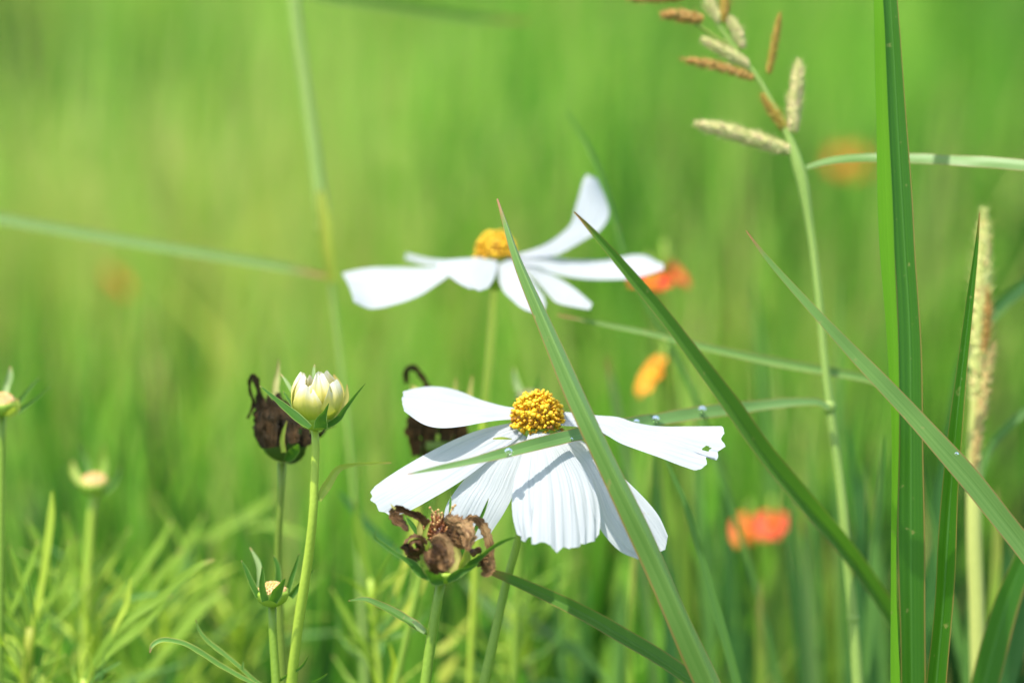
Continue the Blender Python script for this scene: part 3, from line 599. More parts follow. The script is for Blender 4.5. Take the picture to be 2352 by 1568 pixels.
    # bracts
    for pts, w, mt, dz, rl in (([(680, 335), (672, 420), (690, 520), (740, 640)], (20, 65, 75, 60), 'bract', -1, 10), ([(800, 340), (755, 420), (730, 520), (760, 680)], (10, 45, 60, 60), 'bract_green', -4, 0),
                               ([(1000, 600), (1075, 690), (1075, 810), (1020, 930)], (20, 110, 110, 70), 'bract', -8, 0), ([(1060, 560), (1090, 680), (1110, 800), (1080, 940)], (40, 110, 120, 90), 'bract', -4, 0),
                               ([(1240, 380), (1250, 470), (1245, 600), (1180, 780)], (10, 30, 35, 60), 'bract', 0, 0), ([(1230, 660), (1215, 740), (1175, 840), (1130, 930)], (20, 90, 100, 60), 'bract_green', -5, 20),
                               ([(690, 700), (720, 800), (770, 900), (850, 980)], (30, 90, 110, 80), 'bract_green', -6, 0)):
        rb(pts, w, mt, dz, dz, 'bract', roll=rl, cup=0.35, n=24, cols=9)
    # outer sepals
    for pts, w, d0, d1, rl in (([(168, 448), (152, 500), (172, 548), (260, 610), (350, 680), (480, 762), (590, 835), (690, 945), (860, 1032)], (5, 12, 26, 40, 48, 60, 95, 110, 60), -8, -6, 25),
                               ([(740, 900), (800, 960), (870, 1005), (950, 1030)], (30, 130, 150, 70), -12, -6, 10),
                               ([(1375, 822), (1310, 850), (1220, 890), (1110, 945), (990, 1020)], (6, 34, 60, 105, 70), -9, -9, 20),
                               ([(1812, 515), (1740, 530), (1650, 562), (1500, 645), (1390, 735), (1280, 815), (1150, 930)], (5, 26, 40, 55, 62, 90, 60), -8, -5, 30),
                               ([(1472, 72), (1430, 180), (1380, 300), (1320, 430), (1265, 560), (1200, 800)], (5, 32, 44, 46, 42, 50), 5, 4, 10),
                               ([(510, 285), (560, 345), (620, 430), (660, 520), (760, 760)], (8, 50, 60, 50, 50), 4, 3, 0),
                               ([(1032, 35), (1030, 110), (1025, 220), (1010, 420)], (5, 26, 30, 30), 6, 3, 0),
                               ([(640, 770), (680, 830), (720, 860)], (8, 16, 12), -12, -11, 0)):
        rb(pts, w, 'sepal', d0, d1, 'sepal', roll=rl, cup=0.3, n=44, cols=9)
    leaf(t, px3([(801, 1379, -16), (841, 1377, -17), (885, 1396, -18), (922, 1418, -19), (955, 1438, -20), (985, 1456, -20)]), [a*mpp(D) for a in (3, 13, 19, 25, 24, 10)], M['blade'], 'leaf', roll=35, fold=0.45, n=40)
    leaf(t, px3([(948, 1426, -21.2), (962, 1438, -21.2), (976, 1452, -21)]), [a*mpp(D) for a in (4, 18, 12)], M['sepal_pale'], 'leaf_sheath', roll=35, n=14)
brown_withered()

def rear_withered():
    D = 46; s = mpp(D)
    st = px3([(1005, 1062, D), (1002, 1110, D), (990, 1200, D), (965, 1330, D), (930, 1480, D), (910, 1568, D)])
    st, rr = to_ground(st, [x*s for x in (8, 7, 7, 7, 8, 8)], 0.03)
    t = thing('withered_flower', st[-1], 'dark dried flower head half hidden behind the upper left white petal', 'withered flower', 'withered cosmos heads')
    stem(t, st, rr, M['stem'])
    A = unit(UP); base = P(1005, 1062, D)
    mb = MB(); lathe(mb, base, A, [(6*s, 0), (34*s, 8*s), (52*s, 28*s), (54*s, 50*s)], bump=0.06); mb.build('receptacle', M['cup_dark'], t)
    for i, (pts, w) in enumerate((([(958, 1045), (950, 1000), (955, 960), (968, 925)], (20, 34, 34, 16)), ([(985, 1050), (985, 1000), (990, 955), (998, 910)], (24, 36, 36, 14)),
                                  ([(1020, 1050), (1025, 1000), (1030, 955), (1035, 905)], (24, 36, 36, 14)), ([(1050, 1045), (1058, 1000), (1060, 950), (1058, 900)], (20, 34, 34, 14)),
                                  ([(1000, 940), (988, 905), (975, 875), (958, 850), (940, 845), (932, 858), (936, 880)], (22, 16, 13, 13, 12, 12, 12)))):
        leaf(t, [P(x, y, D-6+i) for x, y in pts], [a*s for a in w], M['dry_dark'], 'petal', crumple=0.0003, cfreq=420, ridge=0.0003, n=36, seed=i)
    for x0, y0, x1, y1 in ((1040, 960, 1048, 868), (1070, 970, 1085, 862), (960, 900, 942, 885)):
        leaf(t, px3([(x1, y1, D+4), (0.5*(x0+x1), 0.5*(y0+y1), D+4), (x0, y0, D+2)]), [3*s, 12*s, 12*s], M['bract'], 'bract', n=14)
rear_withered()

# ------------------------------------------------------------------ seed heads (flowers before or after their petals)
def seed_head(cx, cy, D, R, label, sepals, stempts, srad, discmat='seed_disc', tilt=0.3, stemmat='stem', group='green seed heads on bare stems', depth=None):
    s = mpp(D); st = px3([(x, y, D+(z[0] if z else 0)) for x, y, *z in stempts])
    st, rr = to_ground(st, [srad*s*(1+0.05*i) for i in range(len(st))], 0.03)
    t = thing('spent_flower', st[-1], label, 'seed head', group)
    stem(t, st, rr, M[stemmat])
    A = unit(UP*0.95 - FW*tilt); base = st[0]
    h = (depth or R*1.05)*s
    mb = MB(); lathe(mb, base-A*1*s, A, [(srad*s, 0), (R*0.62*s, h*0.12), (R*0.96*s, h*0.5), (R*s, h*0.85), (R*0.9*s, h)], bump=0.05); mb.build('cup', M['cup'], t)
    mb = MB(); c = base + A*h*0.80; ball(mb, c, A, R*0.5*s, R*0.88*s, 10, 20, 0.7, bump=0.12, freq=900, hi=0.55)
    X = unit(np.cross(A, FW)); Y = np.cross(A, X)
    for i in range(60):
        q = math.sqrt((i+0.5)/60); ph = i*2.39996; z = math.sqrt(1-q*q*0.96)
        ball(mb, c + A*R*0.5*s*z + q*R*0.82*s*(math.cos(ph)*X+math.sin(ph)*Y), A, R*0.12*s, R*0.09*s, 5, 6, np.clip(rng.normal(0.55+0.4*q, 0.2), 0, 1))
    mb.build('disc', M[discmat], t)
    for pts, w, mt in sepals:
        leaf(t, px3([(x, y, D+z) for x, y, z in pts]), [a*s for a in w], M[mt], 'sepal', cup=0.35, n=26, cols=7, roll=10)
    return t
cr5 = crop(322.8, 1210.6, 0.22797)
def sp5(l, w, d0, d1, mt='sepal'):
    q = cr5(l); n = len(q); return ([(x, y, d0+(d1-d0)*i/(n-1)) for i, (x, y) in enumerate(q)], [a*0.228*1.35 for a in w], mt)
sh = seed_head(626, 1388, 4, 38, 'small green seed head with upright sepals beneath the blackened flower',
    [sp5([(1015, 332), (1060, 420), (1110, 540), (1190, 700)], (8, 32, 40, 50), -2, -3), sp5([(1102, 202), (1180, 350), (1200, 480), (1190, 640)], (10, 38, 40, 46), 5, 3, 'sepal_pale'),
     sp5([(1225, 398), (1226, 500), (1225, 610), (1255, 740)], (8, 34, 52, 60), -6, -5), sp5([(1340, 285), (1378, 380), (1388, 480), (1380, 600)], (8, 36, 46, 50), 6, 5),
     sp5([(1457, 510), (1420, 580), (1375, 660), (1330, 745)], (8, 46, 80, 70), -9, -6), sp5([(1597, 262), (1545, 440), (1500, 580), (1470, 680)], (8, 34, 40, 50), 2, 1),
     sp5([(1747, 428), (1680, 492), (1600, 590), (1510, 700)], (8, 30, 42, 50), -2, -2)],
    [(626, 1388), (626, 1438), (630, 1507), (634, 1568)], 9)
for pts, w, z0, z1, mt, rl in (([(95, 1262), (120, 1190), (200, 1142), (300, 1140), (450, 1180), (600, 1260), (800, 1390), (1000, 1505), (1180, 1600), (1370, 1700)], (10, 44, 56, 58, 60, 60, 58, 54, 46, 30), -8, -2, 'feather_edge', 30),
                           ([(553, 925), (590, 1040), (680, 1150), (760, 1215), (860, 1295), (1000, 1410), (1120, 1520), (1250, 1610)], (8, 34, 46, 50, 50, 46, 44, 40), 0, 0, 'feather_edge', 25),
                           ([(1035, 1350), (1030, 1400), (1025, 1450)], (10, 26, 26), 0, 0, 'feather_edge', 0),
                           ([(1692, 1285), (1620, 1400), (1500, 1480), (1400, 1540), (1340, 1620)], (8, 26, 30, 30, 26), -4, 2, 'sepal', 20),
                           ([(1880, 1472), (1800, 1530), (1700, 1580), (1500, 1680), (1380, 1740)], (8, 28, 30, 30, 26), -4, 2, 'sepal', 20)):
    q = cr5(pts); n = len(q)
    leaf(sh, [P(x, y, 4+z0+(z1-z0)*i/(n-1)) for i, (x, y) in enumerate(q)], [a*0.228*mpp(0) for a in w], M[mt], 'leaf', roll=rl, fold=0.5, n=50)
seed_head(4, 935, 34, 36, 'pinkish topped seed head cut off by the left picture edge',
    [([(24, 842, 6), (22, 865, 5), (14, 892, 4), (8, 925, 0)], (4, 13, 14, 14), 'sepal_pale'), ([(90, 866, 2), (62, 896, 0), (36, 930, -2)], (3, 8, 12), 'sepal'),
     ([(116, 886, 0), (80, 915, -2), (40, 945, -4)], (3, 7, 12), 'sepal'), ([(38, 915, -6), (36, 938, -6), (18, 955, -4)], (8, 18, 14), 'bract_green')],
    [(4, 952), (3, 1010), (2, 1150), (0, 1350), (-4, 1568)], 9, tilt=0.35)
seed_head(222, 1130, 92, 33, 'blurred orange tipped seed head over the feathery foliage at left',
    [([(165, 1060, 4), (172, 1090, 2), (196, 1115, 0)], (5, 18, 18), 'bract_green'), ([(180, 1020, 6), (196, 1060, 5), (208, 1100, 2)], (4, 12, 14), 'sepal'),
     ([(238, 1020, 6), (236, 1060, 5), (230, 1100, 2)], (5, 20, 20), 'feather'), ([(275, 1075, 0), (258, 1110, -2), (238, 1128, -3)], (5, 14, 16), 'sepal')],
    [(218, 1132), (212, 1160), (206, 1250), (200, 1350), (190, 1568)], 9, stemmat='stem_lime', tilt=0.35)
seed_head(1216, 935, 75, 32, 'creamy yellow flower head peeping over the sharp golden centre',
    [([(1180, 845, 4), (1186, 880, 3), (1200, 920, 0)], (4, 14, 14), 'sepal_pale'), ([(1240, 860, 4), (1236, 890, 3), (1228, 920, 0)], (4, 10, 12), 'sepal')],
    [(1216, 940), (1214, 1000), (1200, 1100), (1190, 1300), (1180, 1568)], 8, 'seed_disc_cream', 0.35)

# ------------------------------------------------------------------ feathery cosmos plants at lower left
def feathery_plant(name, dz, stempts, leaves, label, srad=10, mt='feather', stemmat='stem_lime', roll=-12, extra=()):
    s = mpp(dz); st = px3([(x, y, dz) for x, y in stempts]); st, rr = to_ground(st, [srad*s]*len(st), 0.03)
    t = thing(name, st[-1], label, 'foliage', 'feathery cosmos foliage')
    stem(t, st, rr, M[stemmat])
    for l in leaves:
        pts, w = l[0], l[1]; m2 = l[2] if len(l) > 2 else mt; d = l[3] if len(l) > 3 else 0
        n = len(pts); ws = [w*f for f in np.interp(np.linspace(0, 1, n), [0, 0.25, 0.8, 1], [0.25, 1, 0.9, 0.6])]
        leaf(t, px3([(x, y, dz+d) for x, y in pts]), [a*s for a in ws], M[m2], 'leaf', roll=math.copysign(28, pts[-1][0]-pts[0][0])+rng.uniform(-15, 15), fold=0.12, n=30, cols=5)
    if extra:
        n, (x0, y0), (x1, y1), a0, a1, L0, L1, wd = extra          # more thread-like leaves up the stem
        for i in range(n):
            f = rng.random(); bx, by = x0+(x1-x0)*f+rng.normal(0, 8), y0+(y1-y0)*f; a = math.radians(rng.uniform(a0, a1)); L = rng.uniform(L0, L1)
            c = rng.uniform(-0.22, 0.22)*L; dx, dy = math.cos(a), -math.sin(a); d = rng.normal(0, 12)
            tip = (bx+dx*L, by+dy*L, dz+d); md = (bx+dx*L*0.5-dy*c, by+dy*L*0.5+dx*c, dz+d*0.6)
            w = wd*rng.uniform(0.35, 0.75)
            leaf(t, px3([tip, md, (bx, by, dz)]), [w*0.3*s, w*s, w*0.6*s], M[('feather', 'feather', 'blade_soft', 'feather_bright')[i % 4]], 'leaf', roll=math.copysign(28, bx-tip[0])+rng.uniform(-25, 25), fold=0.15, n=20, cols=5)
    return t
feathery_plant('cosmos_foliage', 36, [(195, 1560), (180, 1620)],
    [([(492, 1284), (460, 1296), (420, 1325), (370, 1370), (320, 1405), (270, 1440), (240, 1480), (195, 1555)], 19, 'feather'), ([(300, 1325), (292, 1380), (272, 1425), (255, 1458)], 15, 'feather_bright'),
     ([(330, 1400), (300, 1452), (260, 1490), (205, 1545)], 17), ([(395, 1365), (340, 1425), (290, 1470), (230, 1510)], 15, 'feather', 12)],
    'long green leaf with a brown tip rising right from the lower left foliage', extra=(10, (195, 1565), (180, 1700), 50, 100, 90, 170, 13))
feathery_plant('cosmos_foliage', 52, [(72, 1442), (66, 1500), (58, 1568)],
    [([(120, 1128), (118, 1180), (110, 1250), (100, 1320), (88, 1385), (76, 1440)], 22, 'feather_bright'), ([(20, 1250), (40, 1310), (56, 1370), (70, 1440)], 14), ([(88, 1240), (70, 1300), (40, 1370), (20, 1420)], 16),
     ([(160, 1240), (150, 1300), (125, 1360), (90, 1420)], 18), ([(-10, 1300), (10, 1360), (30, 1420), (66, 1480)], 14), ([(130, 1505), (105, 1488), (80, 1470)], 14), ([(10, 1400), (30, 1450), (60, 1500)], 15),
     ([(-5, 1500), (20, 1530), (55, 1560)], 14)],
    'blurred bright lime stem with feathery leaves in the lower left corner', 12, stemmat='yellow_leaf', extra=(26, (70, 1450), (58, 1640), 25, 155, 90, 230, 13))
feathery_plant('cosmos_foliage', 95, [(212, 1380), (200, 1480), (190, 1568)],
    [([(300, 1210), (265, 1270), (230, 1330), (212, 1380)], 24), ([(395, 1195), (360, 1260), (310, 1330), (250, 1390)], 24), ([(150, 1180), (165, 1260), (190, 1330), (212, 1390)], 20),
     ([(180, 1230), (170, 1290), (155, 1350), (150, 1420)], 22), ([(330, 1310), (280, 1370), (230, 1420)], 24, 'yellow_leaf'), ([(260, 1360), (230, 1410), (190, 1460)], 26, 'yellow_leaf'),
     ([(210, 1440), (190, 1480), (170, 1520)], 24, 'yellow_leaf'), ([(420, 1260), (360, 1330), (300, 1420), (220, 1500)], 22), ([(100, 1300), (130, 1380), (170, 1450)], 20),
     ([(60, 1190), (90, 1250), (120, 1330), (170, 1420)], 18), ([(520, 1350), (460, 1400), (400, 1470), (320, 1568)], 28)],
    'yellowish feathery clump blurred among the lower left leaves', 6, extra=(40, (212, 1390), (190, 1640), 20, 150, 110, 260, 17))
feathery_plant('cosmos_foliage', 150, [(560, 1420), (540, 1500), (520, 1568)],
    [([(640, 1130), (590, 1170), (540, 1200), (480, 1230), (420, 1260)], 26), ([(700, 1230), (660, 1215), (610, 1205), (560, 1210)], 20), ([(530, 1270), (480, 1330), (430, 1400), (390, 1480)], 30),
     ([(600, 1260), (570, 1330), (555, 1400)], 26), ([(760, 1290), (700, 1350), (640, 1400), (570, 1440)], 24), ([(500, 1400), (540, 1440), (560, 1500)], 26), ([(450, 1240), (420, 1330), (400, 1420)], 26, 'blade_soft')],
    'dim blurred feathery leaves behind the small green seed head', 6, extra=(34, (560, 1420), (520, 1700), 20, 160, 120, 290, 20))
feathery_plant('cosmos_foliage', 70, [(850, 1330), (860, 1430), (872, 1568)],
    [([(815, 1150), (822, 1210), (832, 1270), (848, 1330)], 26), ([(780, 1130), (830, 1190), (890, 1250), (930, 1280)], 22, 'blade_dark', 20), ([(990, 1300), (960, 1360), (920, 1420), (870, 1470)], 20, 'yellow_leaf'),
     ([(970, 1120), (955, 1200), (935, 1280), (905, 1370)], 22, 'yellow_leaf'), ([(760, 1350), (800, 1420), (850, 1500)], 18)],
    'blurred yellow stem left of the crisp brown withered head', 7, stemmat='stem_lime', extra=(22, (850, 1360), (872, 1640), 30, 150, 90, 220, 15))
feathery_plant('cosmos_foliage', 110, [(1180, 1440), (1175, 1500), (1170, 1568)],
    [([(1290, 1480), (1250, 1440), (1210, 1410), (1170, 1390)], 28, 'blade_pale'), ([(1060, 1330), (1100, 1370), (1140, 1410), (1180, 1450)], 28, 'blade_pale'), ([(1080, 1420), (1040, 1470), (1000, 1500)], 24, 'yellow_leaf'),
     ([(1050, 1500), (1030, 1530), (1010, 1568)], 34, 'yellow_leaf'), ([(1400, 1568), (1330, 1500), (1260, 1460), (1200, 1450)], 32, 'blade_soft'), ([(1300, 1330), (1260, 1390), (1220, 1450)], 26)],
    'pale blurred leaves low down below the largest white flower', 5, stemmat='stem', extra=(30, (1180, 1440), (1170, 1700), 15, 165, 110, 260, 20))
feathery_plant('cosmos_foliage', 130, [(380, 1390), (370, 1480), (360, 1568)], [([(470, 1180), (430, 1250), (400, 1320), (380, 1390)], 22)],
    'hazy feathery clump rising left of the small green seed head', 6, extra=(40, (380, 1390), (350, 1700), 25, 140, 130, 290, 20))

# ------------------------------------------------------------------ grass blades one can tell apart
blade('blade_of_grass', [(1143, 456, -6), (1166, 520, -10), (1194, 600, -14), (1243, 715, -19), (1297, 838, -24), (1355, 962, -28), (1413, 1084, -30), (1461, 1180, -31), (1513, 1284, -31), (1575, 1420, -31), (1640, 1568, -30)],
      (4, 15, 23, 33, 43, 49, 54, 57, 58, 60, 61), M['blade_mid'], 'broad grey green blade crossing in front of both white flowers', roll=22, fold=-1.15, cols=15, wend=60*mpp(-30))
blade('blade_of_grass', [(1319, 487, 2), (1360, 532, 3), (1412, 592, 4), (1470, 662, 6), (1530, 738, 8), (1600, 832, 11), (1680, 940, 15), (1760, 1054, 20), (1850, 1158, 27), (1920, 1236, 34), (1990, 1330, 42), (2060, 1440, 50), (2120, 1568, 58)],
      (3, 14, 22, 29, 34, 39, 44, 46, 46, 44, 40, 38, 36), M['blade'], 'folded blade slanting down right between the upper flower and the seed grass', roll=20, fold=0.75, cols=13)
blade('blade_of_grass', [(1713, 529, -16), (1760, 592, -16), (1830, 672, -16), (1900, 748, -16), (1960, 812, -15), (2020, 874, -15), (2090, 948, -14), (2150, 1014, -14), (2230, 1104, -13), (2300, 1192, -12), (2352, 1258, -11), (2440, 1380, -10)],
      (2, 12, 22, 29, 35, 41, 46, 49, 52, 54, 55, 55), M['blade_mid'], 'red edged blade crossing in front of the tall upright blade at right', roll=28, fold=0.15, cols=13)
blade('blade_of_grass', [(2000, -700, 4), (2022, -350, 2), (2045, 0, 0), (2054, 150, 0), (2062, 300, 0), (2077, 560, 0), (2085, 680, 0), (2090, 800, 0), (2092, 1000, 0), (2092, 1300, 1), (2094, 1568, 2)],
      (4, 26, 37, 41, 45, 49, 52, 55, 57, 61, 60), M['blade_deep'], 'tall wide dark green blade standing upright through the whole right side', roll=[-12, -12, -12, -12, -10, -8, -4, 0, 6, 14, 18], fold=0.35, cols=15, spread=0.02, n=220)
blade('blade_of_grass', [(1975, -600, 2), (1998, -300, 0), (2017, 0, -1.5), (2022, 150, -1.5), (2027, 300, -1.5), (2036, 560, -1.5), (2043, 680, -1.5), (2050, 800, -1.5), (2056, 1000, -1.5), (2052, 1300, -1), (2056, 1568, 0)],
      (3, 16, 24, 28, 31, 37, 35, 30, 20, 13, 22), M['blade_lit_half'], 'bright left half of the tall dark blade, sun glow put into its lime colour', roll=24, fold=0.1, cols=9, spread=0.02, n=220)  # strip added for the tall blade's left half, transmitted sunlight painted as lime
blade('blade_of_grass', [(2250, 488, -2), (2243, 565, -2), (2232, 660, -2), (2220, 765, -2), (2208, 865, -2), (2198, 960, -2), (2190, 1050, -1), (2182, 1150, 0), (2175, 1250, 0), (2165, 1400, 1), (2150, 1568, 2)],
      (2, 9, 16, 22, 26, 30, 34, 38, 41, 44, 46), M['blade_deep'], 'slim pointed upright blade with a red tip in front of the straw coloured spike', fold=0.9, cols=11, spread=0.02)
blade('blade_of_grass', [(1512, 1020, 28), (1551, 1101, 28), (1575, 1156, 28), (1608, 1264, 28), (1645, 1397, 28), (1693, 1568, 28), (1712, 1640, 28)], (3, 10, 14, 18, 20, 20, 20), M['blade_soft'],
      'narrow bright blade below the torn right petal', fold=0.4)
blade('blade_of_grass', [(1280, 723, 46), (1400, 748, 46), (1500, 769, 45), (1600, 794, 45), (1700, 816, 45), (1800, 836, 45), (1900, 853, 45), (2005, 874, 45), (2064, 905, 45), (2090, 975, 46), (2094, 1100, 48)], (3, 12, 15, 19, 21, 22, 22, 20, 14, 12, 12), M['blade_mid'],
      'thin nearly level blade running behind the right half at mid height', roll=25, fold=0.4, spread=0.02)
blade('blade_of_grass', [(750, 635, 118), (640, 612, 118), (500, 590, 118), (350, 566, 118), (200, 540, 118), (0, 505, 118), (-150, 480, 118), (-350, 520, 118)], (6, 22, 27, 29, 30, 31, 31, 30), M['blade_mid'],
      'long blurred level blade reaching in from the left edge', roll=-30, fold=0.35, spread=0.35)
blade('blade_of_grass', [(1215, 50, 190), (1080, 40, 190), (960, 22, 190), (850, 6, 190), (740, -12, 190), (600, -50, 190), (420, -110, 190)], (4, 18, 22, 22, 22, 20, 20), M['blade'],
      'faint dark blade hanging in at the top edge left of centre', roll=-10, fold=0.3, spread=0.55)
blade('blade_of_grass', [(1300, 255, 88), (1350, 335, 88), (1384, 415, 88), (1410, 500, 88), (1440, 600, 88), (1490, 700, 88), (1545, 800, 88), (1600, 920, 88), (1660, 1100, 88)], (3, 9, 11, 11, 12, 12, 13, 13, 14), M['blade_soft'],
      'thin dim blade passing behind the petal that stands up', fold=0.4)
blade('blade_of_grass', [(1110, 1308, 4), (1160, 1326, 4), (1220, 1352, 4), (1290, 1384, 3), (1360, 1420, 3), (1430, 1462, 2), (1510, 1510, 1), (1585, 1562, 0), (1660, 1620, 0)], (10, 22, 28, 32, 34, 36, 38, 38, 36), M['blade'],
      'green blade curving down right from the brown withered head', roll=20, fold=0.6, cols=11)
blade('blade_of_grass', [(2420, 1110, 34), (2352, 1282, 34), (2307, 1400, 34), (2262, 1568, 34), (2248, 1640, 34)], (20, 48, 60, 66, 66), M['blade_deep'], 'broad dark blade leaning out of the lower right corner', fold=0.3, spread=0.04)
blade('blade_of_grass', [(2420, 1190, 46), (2370, 1360, 46), (2340, 1460, 46), (2312, 1568, 46), (2295, 1640, 46)], (20, 40, 44, 46, 46), M['blade_dark'], 'dark blade half out of frame at the lower right edge', fold=0.3, spread=0.04)
blade('blade_of_grass', [(2460, 560, 100), (2352, 655, 100), (2300, 700, 100), (2250, 760, 100), (2210, 840, 100), (2190, 960, 100)], (6, 26, 28, 28, 26, 24), M['blade_dark'], 'blurred dark blade slanting in from the right edge beside the straw spike', fold=0.3)
blade('blade_of_grass', [(2440, 880, 62), (2380, 925, 62), (2320, 975, 62), (2275, 1030, 62), (2250, 1110, 62), (2240, 1250, 62)], (5, 18, 20, 18, 16, 16), M['blade_soft'], 'pale blurred blade coming in low from the right edge', roll=-20, fold=0.3)
blade('blade_of_grass', [(1478, 1180, 10), (1500, 1300, 10), (1545, 1420, 10), (1590, 1510, 10), (1622, 1580, 10)], (4, 14, 20, 24, 26), M['blade_deep'], 'dark narrow blade hugging the underside of the broad grey green blade', fold=0.3, spread=0.06)
for x0, y0, x1, y1, dz, w, mt, lb in ((1655, 1010, 1690, 1568, 170, 30, 'blade_dark', 'dark upright blade left of the two tone orange flower'), (1840, 1190, 1865, 1568, 120, 26, 'blade_pale', 'pale upright blade between the orange flower and the seed stalk'),
                                (1790, 1260, 1770, 1568, 200, 34, 'blade_soft', 'soft green blade below the two tone orange flower'), (1950, 980, 2010, 1568, 90, 22, 'blade_dark', 'dark blade right of the jointed seed stalk'),
                                (2030, 1000, 1985, 1568, 75, 22, 'blade_soft', 'mid green blurred blade just left of the tall upright blade'), (2130, 1150, 2230, 1600, 80, 24, 'blade_soft', 'green blade seen between the two upright right hand blades'),
                                (1430, 1330, 1420, 1568, 140, 30, 'blade_soft', 'blurred green blade under the drooping right petals'), (1560, 1180, 1545, 1568, 150, 26, 'blade_dark', 'dim upright blade behind the broad grey green blade'),
                                (1395, 820, 1430, 1010, 120, 20, 'blade_pale', 'pale blurred blade above the torn right petal'), (1730, 640, 1790, 1250, 210, 28, 'blade_soft', 'soft blurred blade behind the slanting folded blade')):
    blade('blade_of_grass', [(x0, y0, dz), (x0*0.7+x1*0.3, y0*0.7+y1*0.3, dz), (x0*0.35+x1*0.65, y0*0.35+y1*0.65, dz), (x1, y1, dz)], (3, w*0.8, w, w), M[mt], lb, fold=0.35, roll=rng.uniform(-25, 25), spread=0.03, n=50)

CL = [(1462, 1150, 1450, 'p'), (1510, 1010, 1540, 'd'), (1640, 1180, 1610, 's'), (1700, 1290, 1720, 'd'), (1748, 1330, 1738, 'p'), (1815, 1080, 1850, 'd'), (1868, 980, 1880, 's'), (1902, 1200, 1925, 'p'), (1985, 1060, 1960, 'd'),
      (2012, 1180, 2030, 's'), (2140, 1080, 2150, 'd'), (2290, 1120, 2275, 'p'), (1600, 880, 1640, 's'), (1930, 640, 1945, 's'), (1350, 1320, 1330, 'd'), (1280, 1290, 1300, 's'), (2320, 1230, 2300, 'd'), (1555, 1260, 1575, 'p')]
for i, (x0, y0, x1, kd) in enumerate(CL):
    dz = 70 + (i*37) % 130; w = 20 + (i*13) % 15; y1 = 1620
    blade('blade_of_grass', [(x0, y0, dz), (x0*0.75+x1*0.25+rng.uniform(-8, 8), y0*0.7+y1*0.3, dz), (x0*0.35+x1*0.65+rng.uniform(-8, 8), y0*0.35+y1*0.65, dz), (x1, y1, dz)], (3, w*0.8, w, w), M[{'p': 'feather', 'd': 'blade_dark', 's': 'blade_soft'}[kd]],
          {'p': 'pale out of focus blade in the upright clump behind the sharp right hand blades', 'd': 'dark out of focus blade in the upright clump behind the sharp right hand blades', 's': 'mid green out of focus blade in the upright clump behind the sharp right hand blades'}[kd],
          group={'p': 'pale blades in the right hand clump', 'd': 'dark blades in the right hand clump', 's': 'mid green blades in the right hand clump'}[kd], fold=0.3, roll=rng.uniform(-30, 30), spread=0.03, n=50)

# ------------------------------------------------------------------ seed grass
def raceme(parent, pts, w, mat, n=26, D=35, name='seed_spike', seed=0):
    n = int(n*1.05)
    """a spike of overlapping grains in two ranks along its axis, one mesh"""
    c = spline(px3([(x, y, D+(z[0] if z else 0)) for x, y, *z in pts]), n); T, W, N = frames(c); s = mpp(D); mb = MB()
    tube(mb, c[::3], [2.2*s]*len(c[::3]), n=20, seg=6, tint=0.2)
    L = np.linalg.norm(np.diff(c, axis=0), axis=1).sum()/n
    for i in range(n):
        f = i/(n-1); k = w*s*1.02*(0.62+0.38*math.sin(math.pi*min(1, 0.15+f*0.85)))*(0.7 if f > 0.93 else 1)
        for sgn in (-1, 1, 0, -0.5, 0.5):
            d = unit(T[i]*1.0 + W[i]*sgn*rng.uniform(0.35, 1.0) + N[i]*rng.normal(0, 0.25)+(N[i]*0.5 if sgn == 0 else 0)); tn = np.clip(rng.normal(0.5, 0.3), 0, 1)
            p = c[i] + W[i]*sgn*k*0.25 + N[i]*(k*0.18 if abs(sgn) < 1 else rng.normal(0, k*0.1)) + T[i]*L*rng.normal(0, 0.3)
            ball(mb, p, d, k*rng.uniform(0.20, 0.30), k*0.115, 6, 6, tn)
            tube(mb, [p+d*k*0.18, p+d*k*0.36, p+d*k*rng.uniform(0.42, 0.75)], [k*0.03, k*0.02, k*0.007], n=5, seg=5, tint=min(1, tn+0.2))
    return mb.build(name, mat, parent)
